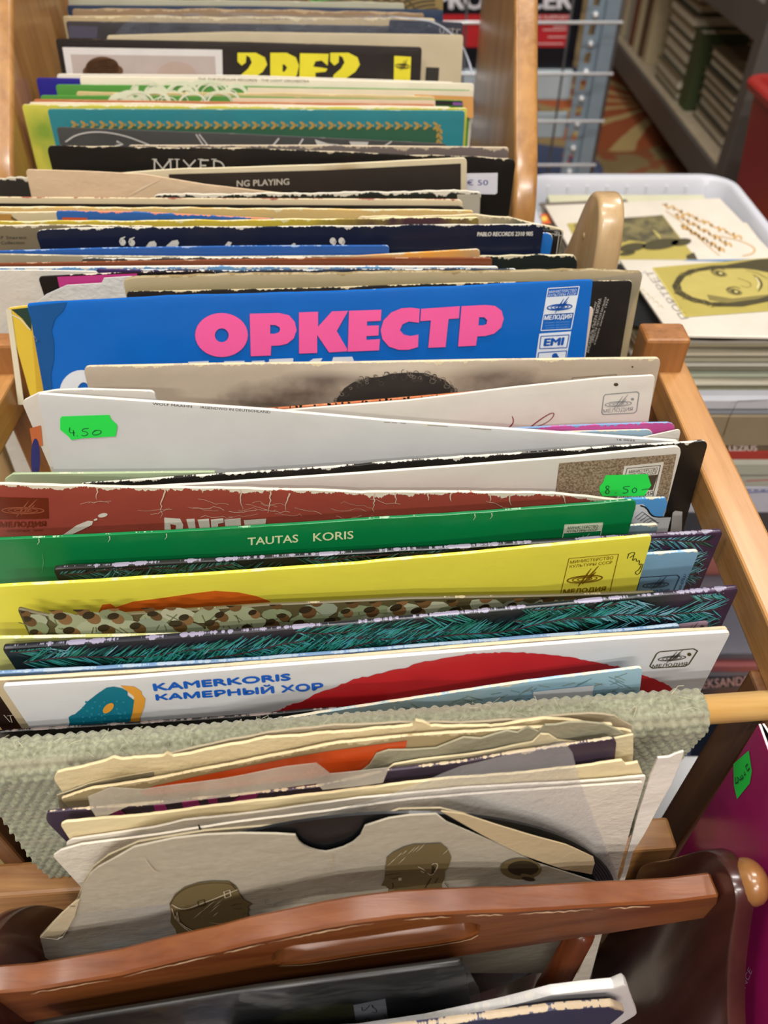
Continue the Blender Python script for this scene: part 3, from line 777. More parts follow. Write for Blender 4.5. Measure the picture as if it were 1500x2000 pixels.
a = s.art('lettering'); a.text('urtr', [(858, 52), (900, 54), (900, 68), (858, 66)], M('#8f8a86')); a.done()
film = clear_film('bag_film', body=.03, wr=2.6, rough=.06, haze='#aab4c4')
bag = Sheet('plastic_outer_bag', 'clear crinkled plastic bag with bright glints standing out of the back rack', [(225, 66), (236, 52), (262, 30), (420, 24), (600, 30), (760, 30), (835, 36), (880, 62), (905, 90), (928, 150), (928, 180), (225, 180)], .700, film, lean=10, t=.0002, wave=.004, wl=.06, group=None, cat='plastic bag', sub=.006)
a = bag.art('welded_seam'); a.ribbon([(760, 32), (833, 38), (862, 50), (880, 64), (893, 78), (905, 92), (916, 118), (925, 148)], [1, 2.5, 2.5, 3.5, 4, 3, 4.5, 3], M('#d5dcea', .15, .9), smooth=1); a.done()  # pale ribbon along the bag's seam, a highlight painted on the film
s = Sleeve('record_sleeve', 'plain light beige sleeve behind the black sleeve with yellow letters', [(208, 69), (460, 62), (905, 68)], .692, cover('#c4b596', '#d2c5a4', .0008, .5), group=GB)
a = s.art('small_logo'); a.poly([(832, 131), (858, 132), (856, 160), (830, 160)], M('#2b2720')); a.done()
s = Sleeve('record_sleeve', 'black sleeve with chunky yellow letters and a white-framed photo, back rack', [(108, 75), (480, 82), (824, 92)], .662, cover('#221a17', '#57483a', .0008, .33, .03), group=GB)
a = s.art('framed_photo'); a.poly([(122, 92), (434, 97), (436, 190), (138, 190)], M('#d9d3cf')); a.poly([(138, 106), (420, 110), (424, 190), (150, 190)], M('#b8a9a2'), dn=.0002)
for (x, y, r) in ((200, 134, 33), (192, 130, 22), (212, 128, 20), (180, 140, 18), (225, 138, 16)): a.ell(x, y, r, r * .72, M('#5f3d1e', .7), dn=.0004)
a.ell(345, 150, 40, 30, M('#b59f92'), dn=.0003); a.done()
YEL = M('#e3d62c', .4)
a = s.art('title_lettering')
def fat2(x, w):
    return [(x, 103), (x + w * .62, 103), (x + w * .92, 112), (x + w, 126), (x + w * .85, 140), (x + w * .55, 152), (x + w * .5, 170), (x, 170), (x + w * .12, 146), (x + w * .36, 134), (x + w * .48, 122), (x + w * .42, 112), (x + w * .3, 108), (x + w * .28, 122), (x + w * .14, 128), (x, 120)]
a.poly(fat2(464, 58), YEL)
a.poly([(528, 103), (560, 103), (578, 112), (584, 128), (580, 146), (560, 172), (528, 172)], YEL, holes=[[(552, 126), (556, 126), (561, 132), (556, 140), (552, 140)]])
a.poly([(586, 104), (642, 105), (640, 128), (628, 118), (616, 120), (612, 130), (628, 132), (640, 134), (636, 140), (616, 142), (618, 172), (584, 172)], YEL)
a.poly(fat2(645, 58), YEL)
a.done()
a = s.art('firm_logo')
a.poly([(770, 109), (803, 111), (801, 158), (769, 158)], YEL); emblem(a, [(771, 112), (802, 114), (801, 140), (771, 138)], M('#4a4214'), 1.2, .0003); a.done()
Sleeve('record_sleeve', 'off-white sleeve with thin rounded top right before the yellow-lettered one', [(110, 144), (480, 147), (886, 160)], .648, cover('#e0d8c6', '#e8e0cc', .001), group=GB)
s = Sleeve('record_sleeve', 'deep indigo blue sleeve whose corner shows at left of the back rack', [(70, 152), (400, 156), (700, 160)], .642, cover('#241f86', '#3d3a98', .0006), group=GB)
s = Sleeve('record_sleeve', 'cream sleeve with a line of tiny grey print along its top, back rack', [(155, 149), (540, 153), (926, 163)], .637, cover('#e6dcc4', '#efe6cf', .001, .45), group=GB)
a = s.art('small_print'); a.text('THE TOP POPULAR RECORDS · THE LIGHT ORCHESTRA', [(387, 151.5), (604, 156), (604, 161), (387, 156.5)], M('#6d6557')); a.done()
GRN = '#4f8f3a'
def swirls(a, x0, x1, y0, y1, seed):
    rg = random.Random(seed); w = M('#d8dcc0')
    for i in range(16):
        x = x0 + (x1 - x0) * rg.random(); r = rg.uniform(8, 34)
        a.ribbon([(x + r * math.cos(t), y1 + 6 + r * .8 * math.sin(t)) for t in [math.pi + math.pi * j / 14 for j in range(15)]], rg.choice((2, 4, 7)), w, .00004 * i)
    for x in (x0 + 8, x0 + 40): a.poly([(x, y0), (x + 13, y0), (x + 12, y1 + 20), (x, y1 + 20)], w)
s = Sleeve('record_sleeve', 'green sleeve with white swirling ornaments, hinder of the two green ones', [(108, 165), (480, 168), (920, 176)], .631, cover(GRN, '#a9b886', .0006), group=GB)
a = s.art('ornament'); swirls(a, 250, 480, 167, 178, 3); a.poly([(484, 170), (924, 177), (924, 210), (484, 205)], M('#e0d2b8'), dn=.001)
a.poly([(810, 184), (924, 188), (924, 230), (800, 220)], M('#d59a55'), dn=.0012); a.done()
Sleeve('record_sleeve', 'thin straw-coloured card sleeve between the two green sleeves', [(148, 180), (380, 181), (600, 183), (850, 189)], .625, cover('#cbb27e', '#dcc690', .001, .5), group=GB, torn=.0005)
s = Sleeve('record_sleeve', 'green ornamented sleeve with orange-pink right part, fore of the two green ones', [(78, 186), (460, 188), (905, 196)], .619, cover(GRN, '#cda878', .0006), group=GB)
a = s.art('ornament'); swirls(a, 225, 450, 189, 198, 9); a.poly([(455, 190), (850, 195), (850, 240), (455, 235)], M('#e0c9ac'), dn=.001)
a.poly([(850, 195), (903, 197), (903, 205), (850, 204)], M('#17130f'), dn=.0012); a.poly([(884, 199), (903, 199.5), (903, 205), (884, 205)], M('#7d4c93'), dn=.0014); a.done()
Sleeve('record_sleeve', 'pale sleeve with terracotta top edge in front of the green ones', [(64, 194), (460, 199), (850, 204)], .613, cover('#b56f45', '#c98a5f', .001), group=GB)
Sleeve('record_sleeve', 'ivory sleeve edge just behind the teal sleeve, back rack', [(56, 199), (460, 204), (880, 208)], .608, cover('#e2d5bb', '#efe5d0', .0012), group=GB, torn=.0004)
s = Sleeve('record_sleeve', 'lime yellow sleeve with green foliage behind the teal sleeve', [(42, 204), (460, 208), (913, 211)], .603, cover('#c7c04a', '#e6dcb4', .0015, .4, blobs=((.012, -.012 + .03, .016, .014, '#5f8a2c', .8), (.02, .035, .014, .012, '#6b8d35', .7), (.008, .06, .01, .012, '#7c9a35', .6))), group=GB)
s = Sleeve('record_sleeve', 'teal sleeve with a gold leaf-garland border, back rack', [(92, 213), (500, 214), (908, 216)], .598, cover('#2f7f88', '#b9d4d0', .0007, .26), group=GB)
a = s.art('gold_border'); gold = M('#b08f45', .4)
a.poly([(136, 247), (858, 249), (858, 300), (140, 300)], M('#2c5a40'), dn=-.0002)
x = 140
while x < 850:
    y = 243.5 + (x - 140) * .003
    for dy, r in ((-3.5, 35), (3.5, -35)): a.ell(x + 4, y + dy, 6.5, 2.8, gold, r, k=10)
    a.ell(x + 12, y, 2.3, 2.3, gold, k=8); x += 18.6
for y in range(252, 285, 12):
    a.ell(855, y, 2.8, 6, gold, 20, k=10); a.ell(861, y + 4, 2.8, 6, gold, -20, k=10)
a.done()
s = Sleeve('record_sleeve', 'dark grey sleeve in a plastic bag with white sweeping lines, back rack', [(110, 248), (480, 262), (872, 281)], .583, cover('#4b4a48', '#7f7a74', .0006, .22), group=GB)
a = s.art('white_lines'); ln = M('#c9c5be')
a.ribbon([(128, 277), (150, 262), (190, 256), (240, 263), (290, 282), (330, 300)], 2.4, ln, smooth=2); a.ribbon([(228, 276), (240, 281), (225, 286)], 4, ln)
a.ribbon([(383, 262), (392, 276), (402, 290)], 2.5, ln); a.ribbon([(389, 262), (400, 276), (412, 292)], 2.5, ln)
a.ribbon([(545, 270), (530, 288)], 3, ln); a.ribbon([(592, 271), (580, 290)], 3, ln); a.poly([(615, 272), (640, 280), (662, 282), (640, 292), (622, 290)], ln); a.poly([(682, 276), (720, 277), (714, 292), (690, 292)], ln); a.ribbon([(765, 276), (740, 292)], 2.5, ln); a.done()
Sleeve('record_sleeve', 'grey-brown sleeve with beige edge reaching right behind the black one', [(250, 284), (640, 284), (994, 288)], .551, cover('#776b66', '#cdbb9f', .0022, .45), group=GB)
s = Sleeve('record_sleeve', 'black sleeve with white serif title and a white price sticker at right', [(90, 284), (260, 288), (520, 291), (760, 301), (1008, 310)], .535, cover('#17130f', '#c7b99c', .0011, .4, .03), group=GM, torn=.0004, cols=40, rc=.004)
a = s.art('title_lettering'); w = M('#d5cfc2')
for pts in ([(302, 310), (302, 335)], [(302, 310), (318, 330)], [(318, 330), (333, 311)], [(333, 311), (334, 335)], [(346, 311), (346, 335)], [(358, 312), (382, 338)], [(382, 312), (358, 338)], [(392, 312), (392, 336)], [(392, 312.5), (408, 312.5)], [(392, 323), (403, 323)], [(418, 313), (418, 336)]): a.ribbon(pts, 2.6, w)
for x in (302, 334, 346, 392, 418): a.ribbon([(x - 5, 310.6), (x + 5, 310.9)], 1.6, w)
a.ribbon([(418, 313.5), (430, 315), (437, 322), (438, 330), (434, 338)], 2.6, w, smooth=1); a.done()
a = s.art('price_sticker', 1); a.poly([(905, 338), (972, 337), (971, 376), (967, 379), (905, 378)], M('#e3e2ea', .5))
st = a.done('white price sticker')
a = s.art('handwritten_price', 2); a.text('€ 50', [(912, 350), (953, 350), (953, 361), (912, 361)], PENB); a.done(parent=st)
s = Sleeve('record_sleeve', 'cream-bordered dark sleeve with small white capitals, slanting up to the right', [(60, 350), (350, 330), (620, 322), (912, 308)], .522, cover('#d9cba9', '#dfd2b2', .001, .45, blobs=((.21, .004, .016, .004, '#8a6a3a', .7),)), group=GM, rc=.003, torn=.0003)
a = s.art('dark_panel'); a.poly([(330, 340), (640, 332), (900, 319), (900, 420), (330, 420)], M('#332b25', .4)); a.text('NG PLAYING', [(463, 352), (565, 348), (565, 360), (463, 364)], M('#c9bfae'), dn=.0003, bold=0.35); a.done()
Sleeve('record_sleeve', 'torn grey card edge with black top left of the beige paper sleeve', [(-30, 350), (60, 344), (300, 372)], .517, cover('#2a2722', '#cfc7b2', .003, .5), group=GM, torn=.0012, cols=50)
s = Sleeve('paper_sleeve', 'plain pinkish beige paper sleeve with a folded crease in the middle rack', [(50, 331), (160, 334), (280, 340), (400, 360), (520, 374), (650, 386), (720, 392)], .512, paper('#d8bd9c', .45, stain_amt=.1), group=GM, t=.0012, cat='paper sleeve')
a = s.art('crease'); a.ribbon([(252, 382), (280, 366), (310, 352)], [1, 4, 1], M('#e6cfb2', .8)); a.done()
s = Sleeve('record_sleeve', 'green-black sleeve with ragged white top edge and grey right corner', [(300, 380), (620, 377), (912, 372), (940, 376)], .503, cover('#1c211a', '#ddd6c4', .0028, .4), group=GM, torn=.0005, cols=60)
a = s.art('grey_corner'); a.poly([(893, 379), (938, 379), (936, 440), (893, 440)], M('#b3ad9b')); a.done()
Sleeve('record_sleeve', 'cream sleeve with thin red-brown line under the beige paper sleeve', [(-40, 385), (400, 388), (905, 390)], .497, cover('#d9c7a2', '#9c5b4a', .0009, .5), group=GM, rc=.004)
Sleeve('record_sleeve', 'black sleeve showing only a thin line before the cream one', [(-40, 398), (450, 401), (908, 403)], .4925, cover('#17140f', '#3a3228', .0006), group=GM, rc=.004)
Sleeve('record_sleeve', 'straw yellow sleeve with frayed edge across the middle rack', [(-40, 404), (450, 407), (925, 411)], .487, cover('#d6b674', '#eadbb0', .0014, .5), group=GM, torn=.0004, cols=40)
s = Sleeve('record_sleeve', 'cream dog-eared sleeve left of the blue one in the middle rack', [(-30, 413), (20, 415), (106, 414), (300, 420)], .4815, cover('#cdbf9c', '#e0d3b2', .0012, .5), group=GM)
a = s.art('amber_area'); a.poly([(-40, 417), (22, 418), (36, 440), (-40, 445)], M('#b98a45')); a.ribbon([(22, 424), (40, 436)], 5, M('#6b5c3f')); a.done()
s = Sleeve('record_sleeve', 'blue sleeve with coral edge, an orange label and dark capitals', [(108, 412), (260, 414), (420, 422), (700, 436), (990, 445)], .4765, cover('#2c61a8', '#d98c72', .0013, .4), group=GM)
a = s.art('orange_label'); a.poly([(122, 424), (171, 425), (170, 460), (122, 460)], M('#c9562a')).done()
a = s.art('lettering'); a.text('GERRY', [(305, 427), (372, 428), (372, 442), (305, 441)], M('#1d2a4c'), bold=0.40).done()
Sleeve('record_sleeve', 'yellow and purple-brown sleeve with ragged top edge behind the navy sleeve', [(-40, 432), (300, 432), (540, 429), (700, 427), (935, 425)], .4715, cover('#c9b23f', '#e8dca8', .0014, .4, blobs=((.275, .002, .075, .02, '#4b3036', 1),)), group=GM, torn=.0005, cols=60)
Sleeve('record_sleeve', 'worn cream sleeve with teal-grey right corner behind the navy sleeve', [(700, 424), (930, 420), (994, 424), (1102, 450)], .4738, cover('#c7b48c', '#d8c9a4', .002, .5, blobs=((.115, .004, .035, .03, '#27383a', 1),)), group=GM, torn=.0006, cols=40)
s = Sleeve('record_sleeve', 'black sleeve with fine white outline lettering at the right end', [(760, 444), (1098, 450)], .4665, cover('#1d1b1a', '#55504a', .0006), group=GM)
a = s.art('outline_print'); a.frame([(1068, 456), (1092, 457), (1086, 500), (1060, 500)], 1.4, M('#c8c4ba')); a.text('ZU', [(1082, 452), (1099, 452), (1099, 460), (1082, 460)], M('#c8c4ba')).done()
Sleeve('record_sleeve', 'bright blue sleeve with torn cream patch peeking right of the navy sleeve', [(760, 446), (1082, 456)], .4625, cover('#1d6fc2', '#d8d2c0', .0016, .4), group=GM, rc=.004)
s = Sleeve('record_sleeve', 'olive taupe sleeve with faint dark print at the left of the navy sleeve', [(-60, 440), (78, 440), (300, 442)], .4605, cover('#80735a', '#e0d6bd', .0016, .4), group=GM, torn=.0003)
a = s.art('small_print'); a.text('4 - 7 Stereo', [(-22, 461), (52, 460), (52, 466), (-22, 467)], M('#453d2e')); a.text('LP Collection', [(-12, 471), (48, 470), (48, 476), (-12, 477)], M('#453d2e')); a.done()
s = Sleeve('record_sleeve', 'navy sleeve with large white quoted script title, widest in the middle rack', [(68, 450), (200, 445), (480, 443), (760, 441), (1063, 438)], .4565, cover('#171d33', '#d8d2c2', .0014, .33, .03), group=GM, rc=.004, torn=.0003, cols=50)
a = s.art('quotation_marks'); w = M('#d9d5cb')
for (x, y, f) in ((240, 471, 1), (258, 472, 1), (650, 472, -1), (667, 472, -1)):
    a.ell(x, y + (2 if f > 0 else -2), 6, 6.5, w, k=14); a.ribbon([(x - 5 * f, y + 2 * f), (x - 3 * f, y - 5 * f), (x + 5 * f, y - 9 * f)], [5, 4, 1.5], w)
a.done()
for q in ([(282, 486), (292, 472), (302, 470), (306, 476), (302, 500), (278, 500)], [(318, 486), (336, 470), (347, 468), (350, 474), (338, 500), (312, 500)], [(433, 486), (446, 471), (453, 473), (446, 490), (430, 494)], [(566, 480), (574, 474), (578, 476), (572, 486), (562, 488)]):
    a = s.art('script_letter'); a.poly(q, w); a.done()
a = s.art('small_print'); a.text('PABLO RECORDS 2310 905', [(933, 453), (1041, 452), (1040, 460), (932, 461)], w, bold=0.50).done()

# ------------------------------------------------------------------ records, front rack
Sleeve('record_sleeve', 'black sleeve with cream top edge ending by the rounded beech arm', [(600, 500), (960, 500), (1120, 498), (1130, 504)], .4495, cover('#1d2422', '#d9cfae', .002, .4), group=GM, torn=.0004, cols=40, rc=.004)
Sleeve('record_sleeve', 'royal blue sleeve seen as a bright line below the navy sleeve', [(-40, 492), (200, 485), (480, 481), (760, 480)], .4465, cover('#2b5ca6', '#8fa8cf', .0009, .35), group=GM)
s = Sleeve('record_sleeve', 'khaki-grey sleeve with black print at left before the royal blue one', [(-40, 496), (160, 500), (400, 502), (700, 500), (930, 487), (938, 488)], .443, cover('#a59c84', '#cfc6ab', .001, .45, blobs=((.27, .0, .05, .02, '#d8963f', 1),)), group=GM)
Sleeve('record_sleeve', 'white sleeve with dark left end in front of the khaki one', [(158, 506), (500, 503), (760, 506), (960, 510)], .4395, cover('#4a4640', '#d8d2c2', .0014, .4), group=GM, torn=.0004, cols=40)
Sleeve('record_sleeve', 'rust brown sleeve in a clear bag across the middle of the rack', [(-40, 516), (300, 510), (620, 505), (962, 504)], .4355, cover('#7d4327', '#b9957a', .0007, .3), group=GM)
s = Sleeve('record_sleeve', 'white and sky blue sleeve with gold strip before the rust brown one', [(-40, 523), (400, 520), (974, 521)], .4315, cover('#6f9fcb', '#e8e4da', .0022, .35), group=GM)
Sleeve('record_sleeve', 'dark navy sleeve with purple left end and ragged white fringe', [(186, 527), (500, 529), (700, 527), (1010, 526)], .4275, cover('#232e42', '#c9cbc8', .0009, .4, blobs=((.015, .002, .04, .02, '#3d2c5c', .9),)), group=GM, torn=.0004, cols=40)
s = Sleeve('paper_sleeve', 'large plain white paper sleeve at far left behind the yellow cover', [(-120, 524), (-20, 528), (76, 528), (190, 530)], .423, paper('#d6d1c6', .5, stain_amt=.12), group=GM, t=.0012, cat='paper sleeve')
s = Sleeve('record_sleeve', 'black sleeve with magenta band peeking out at upper left', [(74, 541), (170, 536), (270, 532), (420, 530)], .4195, cover('#171214', '#d8c9b8', .0009, .35), group=GM)
a = s.art('magenta_band'); a.poly([(112, 540), (268, 533.5), (268, 562), (117, 564)], M('#c23a86', .4)).done()
s = Sleeve('paper_sleeve', 'crumpled greyish white inner sleeve rising behind the blue cover at left', [(60, 600), (90, 575), (130, 557), (198, 553), (203, 543), (250, 540), (300, 540)], .4155, paper('#c9c8c6', .8, stain_amt=.05), group=GF, t=.001, cat='paper sleeve')
s = Sleeve('record_sleeve', 'thick taupe sleeve with torn edges and olive line behind the blue cover', [(240, 546), (262, 540), (560, 534), (900, 530), (1180, 527), (1256, 531)], .411, cover('#a69674', '#8d7a52', .0012, .6, blobs=((.16, .012, .3, .007, '#6f6a2c', .55),)), group=GF, torn=.0005, cols=70, t=.004)
Sheet('plastic_outer_bag', 'clear plastic bag wrapping the right edge of the taupe and black sleeves', [(1150, 545), (1234, 535), (1258, 530), (1250, 560), (1238, 590), (1222, 640), (1205, 700), (1150, 700)], .4085, clear_film('edge_film', body=.06, wr=.5), lean=12.5, t=.0002, wave=.0008, cat='plastic bag')
s = Sleeve('record_sleeve', 'black sleeve with columns of tiny sideways white print, right of the blue cover', [(246, 570), (600, 563), (900, 553), (1236, 548)], .4045, cover('#191614', '#cbbd9a', .0012, .38, .03), group=GF)
a = s.art('sideways_print'); w = M('#b5b0a6')
for i, (x0, y0, x1, y1, h) in enumerate(((1166, 588, 1148, 665, 5), (1175, 582, 1150, 688, 6), (1185, 580, 1158, 668, 5), (1190, 583, 1163, 672, 4))):
    a.text(('музыка к фильму', 'АНСАМБЛЬ ПЬЕРА МОРИА', 'ОРКЕСТР ЛЕГКОЙ МУЗЫКИ', 'стерео запись 1976')[i], [(x1 - h, y1), (x0 - h, y0), (x0, y0 + 1), (x1, y1 + 1)], w)
a.done()
s = Sleeve('record_sleeve', 'yellow sleeve with dark green corner and cream border at left edge', [(12, 603), (25, 600), (60, 596), (300, 596)], .400, cover('#d8b83c', '#ddd2b4', .0014, .4), group=GF)
a = s.art('green_corner'); a.poly([(22, 604), (60, 600), (62, 646), (44, 622)], M('#1d3a2c')); a.poly([(12, 604), (22, 604), (48, 790), (36, 790)], M('#d9d0b4')); a.ribbon([(23, 614), (40, 622), (60, 644)], 2.5, M('#ded5b9'), .0002)
a.poly([(62, 640), (70, 640), (100, 790), (74, 790)], M('#c9a22e'), dn=.0001); a.done()
Sleeve('record_sleeve', 'off-white sleeve with rounded corner just right of the blue cover', [(300, 590), (700, 582), (1160, 600)], .3970, cover('#d6c2b2', '#e3d6c4', .001), group=GF)
s = Sleeve('record_sleeve', 'bright blue sleeve with huge pink capitals across it', [(52, 593), (330, 578), (600, 571), (900, 559), (1158, 546)], .390, cover('#0960b6', '#b9cfe2', .0004, .3, .04, grime_amt=.04), group=GF, rc=.001, torn=.0002, cols=40, t=.003)
a = s.art('water_stain'); a.poly([(56, 598), (131, 590), (124, 606), (108, 622), (101, 645), (106, 668), (106, 700), (100, 730), (102, 760), (88, 780), (84, 755)], M('#0f4f8c', .35)); a.ribbon([(66, 655), (72, 662), (70, 668), (78, 666)], 3, M('#9fb4c4')); a.done()
PINK = M('#e75a98', .4, .35, .02); wf = M('#d5d9dd', .4)
a = s.art('title_lettering', 1)
def c5(p): return [(500 + x / 2.885, 320 + y / 2.885) for x, y in p]
def c6(p): return [(980 + x / 2.885, 320 + y / 2.885) for x, y in p]
def oval(cx, cy, rx, ry, k=32): return [(cx + rx * math.cos(2 * math.pi * i / k), cy + ry * math.sin(2 * math.pi * i / k)) for i in range(k)]
LET = [([oval(433, 653.5, 51.5, 43)[::-1]][0], [oval(433.5, 654, 13.5, 13.5)])]
LET += [([(488, 612), (545, 610.5), (565, 615), (576, 628), (579.5, 644), (574, 660), (561, 670.5), (545, 674), (530, 674.5), (529, 693.5), (490, 695)], [[(528, 634), (538, 634), (546, 638), (547.5, 643), (545, 648), (537, 651), (528, 651)]])]
LET += [(c5([(242, 835), (350, 831), (350, 915), (428, 829), (519, 826), (455, 940), (513, 1040), (513, 1054), (412, 1060), (345, 962), (345, 1063), (243, 1067)]), [])]
LET += [(c5([(524, 826), (707, 820), (703, 882), (625, 886), (625, 910), (692, 908), (690, 965), (622, 968), (622, 990), (698, 985), (693, 1048), (517, 1056)]), [])]
LET += [(c5([(922, 815), (870, 808), (820, 812), (762, 835), (718, 880), (702, 935), (712, 985), (750, 1028), (805, 1046), (860, 1045), (912, 1030), (915, 960), (870, 968), (832, 960), (810, 935), (825, 902), (860, 886), (918, 893)]), [])]
LET += [(c5([(930, 815), (1147, 800), (1142, 868), (1084, 872), (1067, 1030), (970, 1034), (985, 880), (925, 884)]), [])]
LET += [(c5([(1157, 800), (1290, 793), (1345, 798), (1382, 825), (1395, 870), (1380, 920), (1340, 955), (1290, 968), (1246, 970), (1238, 1022), (1138, 1027)]), [c5([(1256, 862), (1285, 862), (1302, 878), (1298, 900), (1280, 908), (1252, 908)])])]
for o_, h_ in LET: a.poly([(x - 1.2, y + .8) for x, y in o_], M('#0a3f86', .4), [[(x - 2.2, y + 1.5) for x, y in q] for q in h_]); a.poly(o_, PINK, h_, dn=.00015)
a.done('pink block capitals')
a = s.art('second_line_lettering', 1)
a.poly(oval(160, 766, 43, 44), wf, [oval(164, 766, 13, 20)]); a.done('white round letter')
a = s.art('second_line_lettering', 1)
for q in ([(368, 706), (408, 704.5), (406, 730), (366, 730)], [(438, 705), (478, 704), (476, 730), (436, 730)], [(492, 704.5), (517, 703.5), (515, 730), (490, 730)], [(526, 701), (573, 699), (572, 730), (524, 730)], [(592, 713), (612, 700), (630, 699), (610, 730), (588, 730)], [(651, 697), (688, 696), (702, 730), (640, 730)]): a.poly(q, wf)
a.done('white capitals half hidden')
a = s.art('firm_logo', 1); w = M('#d7dee6', .4); bl = M('#0b4fa2', .4)
a.frame([(1070, 563), (1131, 559), (1115, 642), (1056, 645)], 1.8, w); a.poly([(1068, 580), (1127, 576), (1120, 610), (1061, 614)], w)
a.text('МИНИСТЕРСТВО', [(1072, 567), (1126, 563.5), (1125, 569), (1071, 572.5)], w); a.text('КУЛЬТУРЫ СССР', [(1071, 574), (1125, 570.5), (1124, 575.5), (1070, 579)], w)
emblem(a, [(1069, 580), (1121, 577), (1117, 610), (1064, 613)], bl, 2.2, .0004)
a.text('МЕЛОДИЯ', [(1064, 616), (1117, 612.5), (1115, 623), (1062, 626)], w, bold=0.40)
for i in range(3): a.text('всесоюзная фирма грамзаписи', [(1064 + i, 629 + 5 * i), (1112 - i, 626.5 + 5 * i), (1111 - i, 629 + 5 * i), (1063 + i, 631.5 + 5 * i)], M('#7fa6d3'))
a.poly([(1053, 651), (1115, 646.5), (1104, 712), (1044, 714)], w); a.frame([(1056, 656), (1111, 653), (1106, 678), (1053, 680)], 1.8, bl, .0003); a.text('EMI', [(1064, 661), (1101, 658.5), (1098, 672.5), (1062, 674.5)], bl, bold=1.4, dn=.0003)
a.frame([(1051, 688), (1106, 684), (1102, 720), (1048, 720)], 1.8, bl, .0003); a.ell(1083, 694, 6, 5, bl, -30, .0003); a.poly([(1074, 712), (1080, 697), (1090, 694), (1094, 704), (1096, 716)], bl, dn=.0003); a.ell(1066, 706, 7, 5, bl, 20, .0003); a.done()
# --- taupe photo sleeve
s = Sleeve('record_sleeve', 'taupe sleeve with a blurred black and white photo of dark curly hair', [(162, 716), (420, 711), (700, 708), (960, 703), (1292, 699)], .352, cover('#b0a08c', '#d9c9a4', .0016, .4, .06, blobs=((.105, .012, .05, .012, '#4a4036', .0), )), group=GF, rc=.003, t=.003)
s.obj.data.materials[0] = cover('#b3a491', '#d9c9a6', .0016, .4, .05, blobs=tuple((*(lambda q: (q[0], -q[1]))(s.uv(px, py)), rx, ry, c, st) for px, py, rx, ry, c, st in ((585, 770, .040, .009, '#4b4138', .9), (640, 742, .024, .006, '#5b5148', .85), (520, 790, .035, .007, '#4b4138', .8), (960, 735, .026, .007, '#5d5349', .8), (1010, 762, .045, .009, '#5d5349', .75), (790, 720, .06, .006, '#d3c8b6', .5))))
a = s.art('curly_hair_print'); rg = random.Random(5); hair = M('#2f2a26', .5); hair2 = M('#4a433d', .5)
hp = [(655, 800), (658, 778), (672, 758), (690, 746), (715, 738), (745, 735), (765, 729), (800, 727), (830, 728), (850, 735), (870, 742), (885, 757), (890, 770), (885, 800)]
a.poly(hp, hair)
for i in range(90):
    t = rg.random(); j = min(int(t * 13), 12); x0, y0 = hp[j]; x1, y1 = hp[j + 1]; f = rg.random(); x = x0 + (x1 - x0) * f; y = y0 + (y1 - y0) * f + rg.uniform(-3, 14); r = rg.uniform(2.5, 6)
    a.ribbon([(x + r * math.cos(q), y + r * .8 * math.sin(q)) for q in [5.2 * k / 8 + i for k in range(9)]], 1.1, rg.choice((hair, hair2, M('#7d7468'))), .0002)
a.done()
a = s.art('firm_logo'); a.frame([(1118, 737), (1204, 731), (1196, 760), (1112, 766)], 1.3, M('#7d6a52')); a.ribbon([(1165, 734), (1161, 765)], 1.2, M('#7d6a52')); a.ribbon([(1135, 755), (1152, 741)], 2, M('#7d6a52')); a.ell(1235, 716, 2, 1.6, M('#3a3026'), k=8); a.done()
s = Sleeve('record_sleeve', 'orange sleeve edge with broken black letters along its spine', [(500, 800), (560, 796), (700, 785), (830, 774), (935, 765), (1100, 757)], .341, cover('#c9754a', '#d68f64', .0008, .4, .06), group=GF, t=.002)
a = s.art('spine_print'); rg = random.Random(7)
x = 520
while x < 868:
    y = 798.5 - (x - 520) * .074; w_ = rg.uniform(3, 8)
    a.poly([(x, y - rg.uniform(1, 4)), (x + w_, y - .5 - rg.uniform(1, 4)), (x + w_ * rg.uniform(.5, 1), y + rg.uniform(1, 5)), (x + 1, y + rg.uniform(1, 4))], BLACK); x += w_ + rg.choice((2, 3, 8, 22))
a.done()
s = Sleeve('record_sleeve', 'cream sleeve with red pen flourishes and grey boxed emblem at upper right', [(150, 826), (500, 806), (800, 782), (1000, 757), (1180, 738), (1280, 733)], .3335, cover('#d9d2c6', '#e6dfd0', .0008, .42, .04, blobs=((.06, .06, .2, .03, '#6b8fc4', .0),)), group=GF, rc=.002)
a = s.art('red_flourish'); red = M('#8c2a33', .5)
a.ribbon([(1000, 812), (1003, 820), (1001, 828), (992, 836), (980, 842)], [1, 2, 2.4, 2, 1], red, smooth=2); a.ribbon([(1028, 840), (1045, 826), (1065, 812), (1079, 805), (1083, 808), (1076, 819), (1060, 829), (1040, 834)], [1, 2.6, 2.4, 2, 1.8, 1.6, 1.6, 1.2], red, smooth=2); a.done()
a = s.art('firm_logo'); gy = M('#8b8f90', .5)
a.frame([(1182, 770), (1244, 764.5), (1248, 768), (1243, 802), (1238, 806), (1178, 809), (1175, 805), (1179, 774)], 1.8, gy); emblem(a, [(1182, 772), (1238, 768), (1234, 798), (1178, 801)], gy, 1.3); a.text('МЕЛОДИЯ', [(1178, 799), (1236, 794), (1235, 803), (1177, 807)], gy); a.ell(1235, 779, 3, 2.6, gy); a.done()
a = s.art('punch_hole'); a.ell(1203, 750.5, 4.5, 3.2, M('#4a3c2c'), k=16).done()
Sleeve('record_sleeve', 'pink sleeve with bright blue edge at right behind the white stickered one', [(900, 842), (1100, 832), (1270, 826), (1322, 825)], .3188, cover('#bf4f93', '#7c9ecb', .0016, .3), group=GF, rc=.005, lean=6.3, t=.0015)
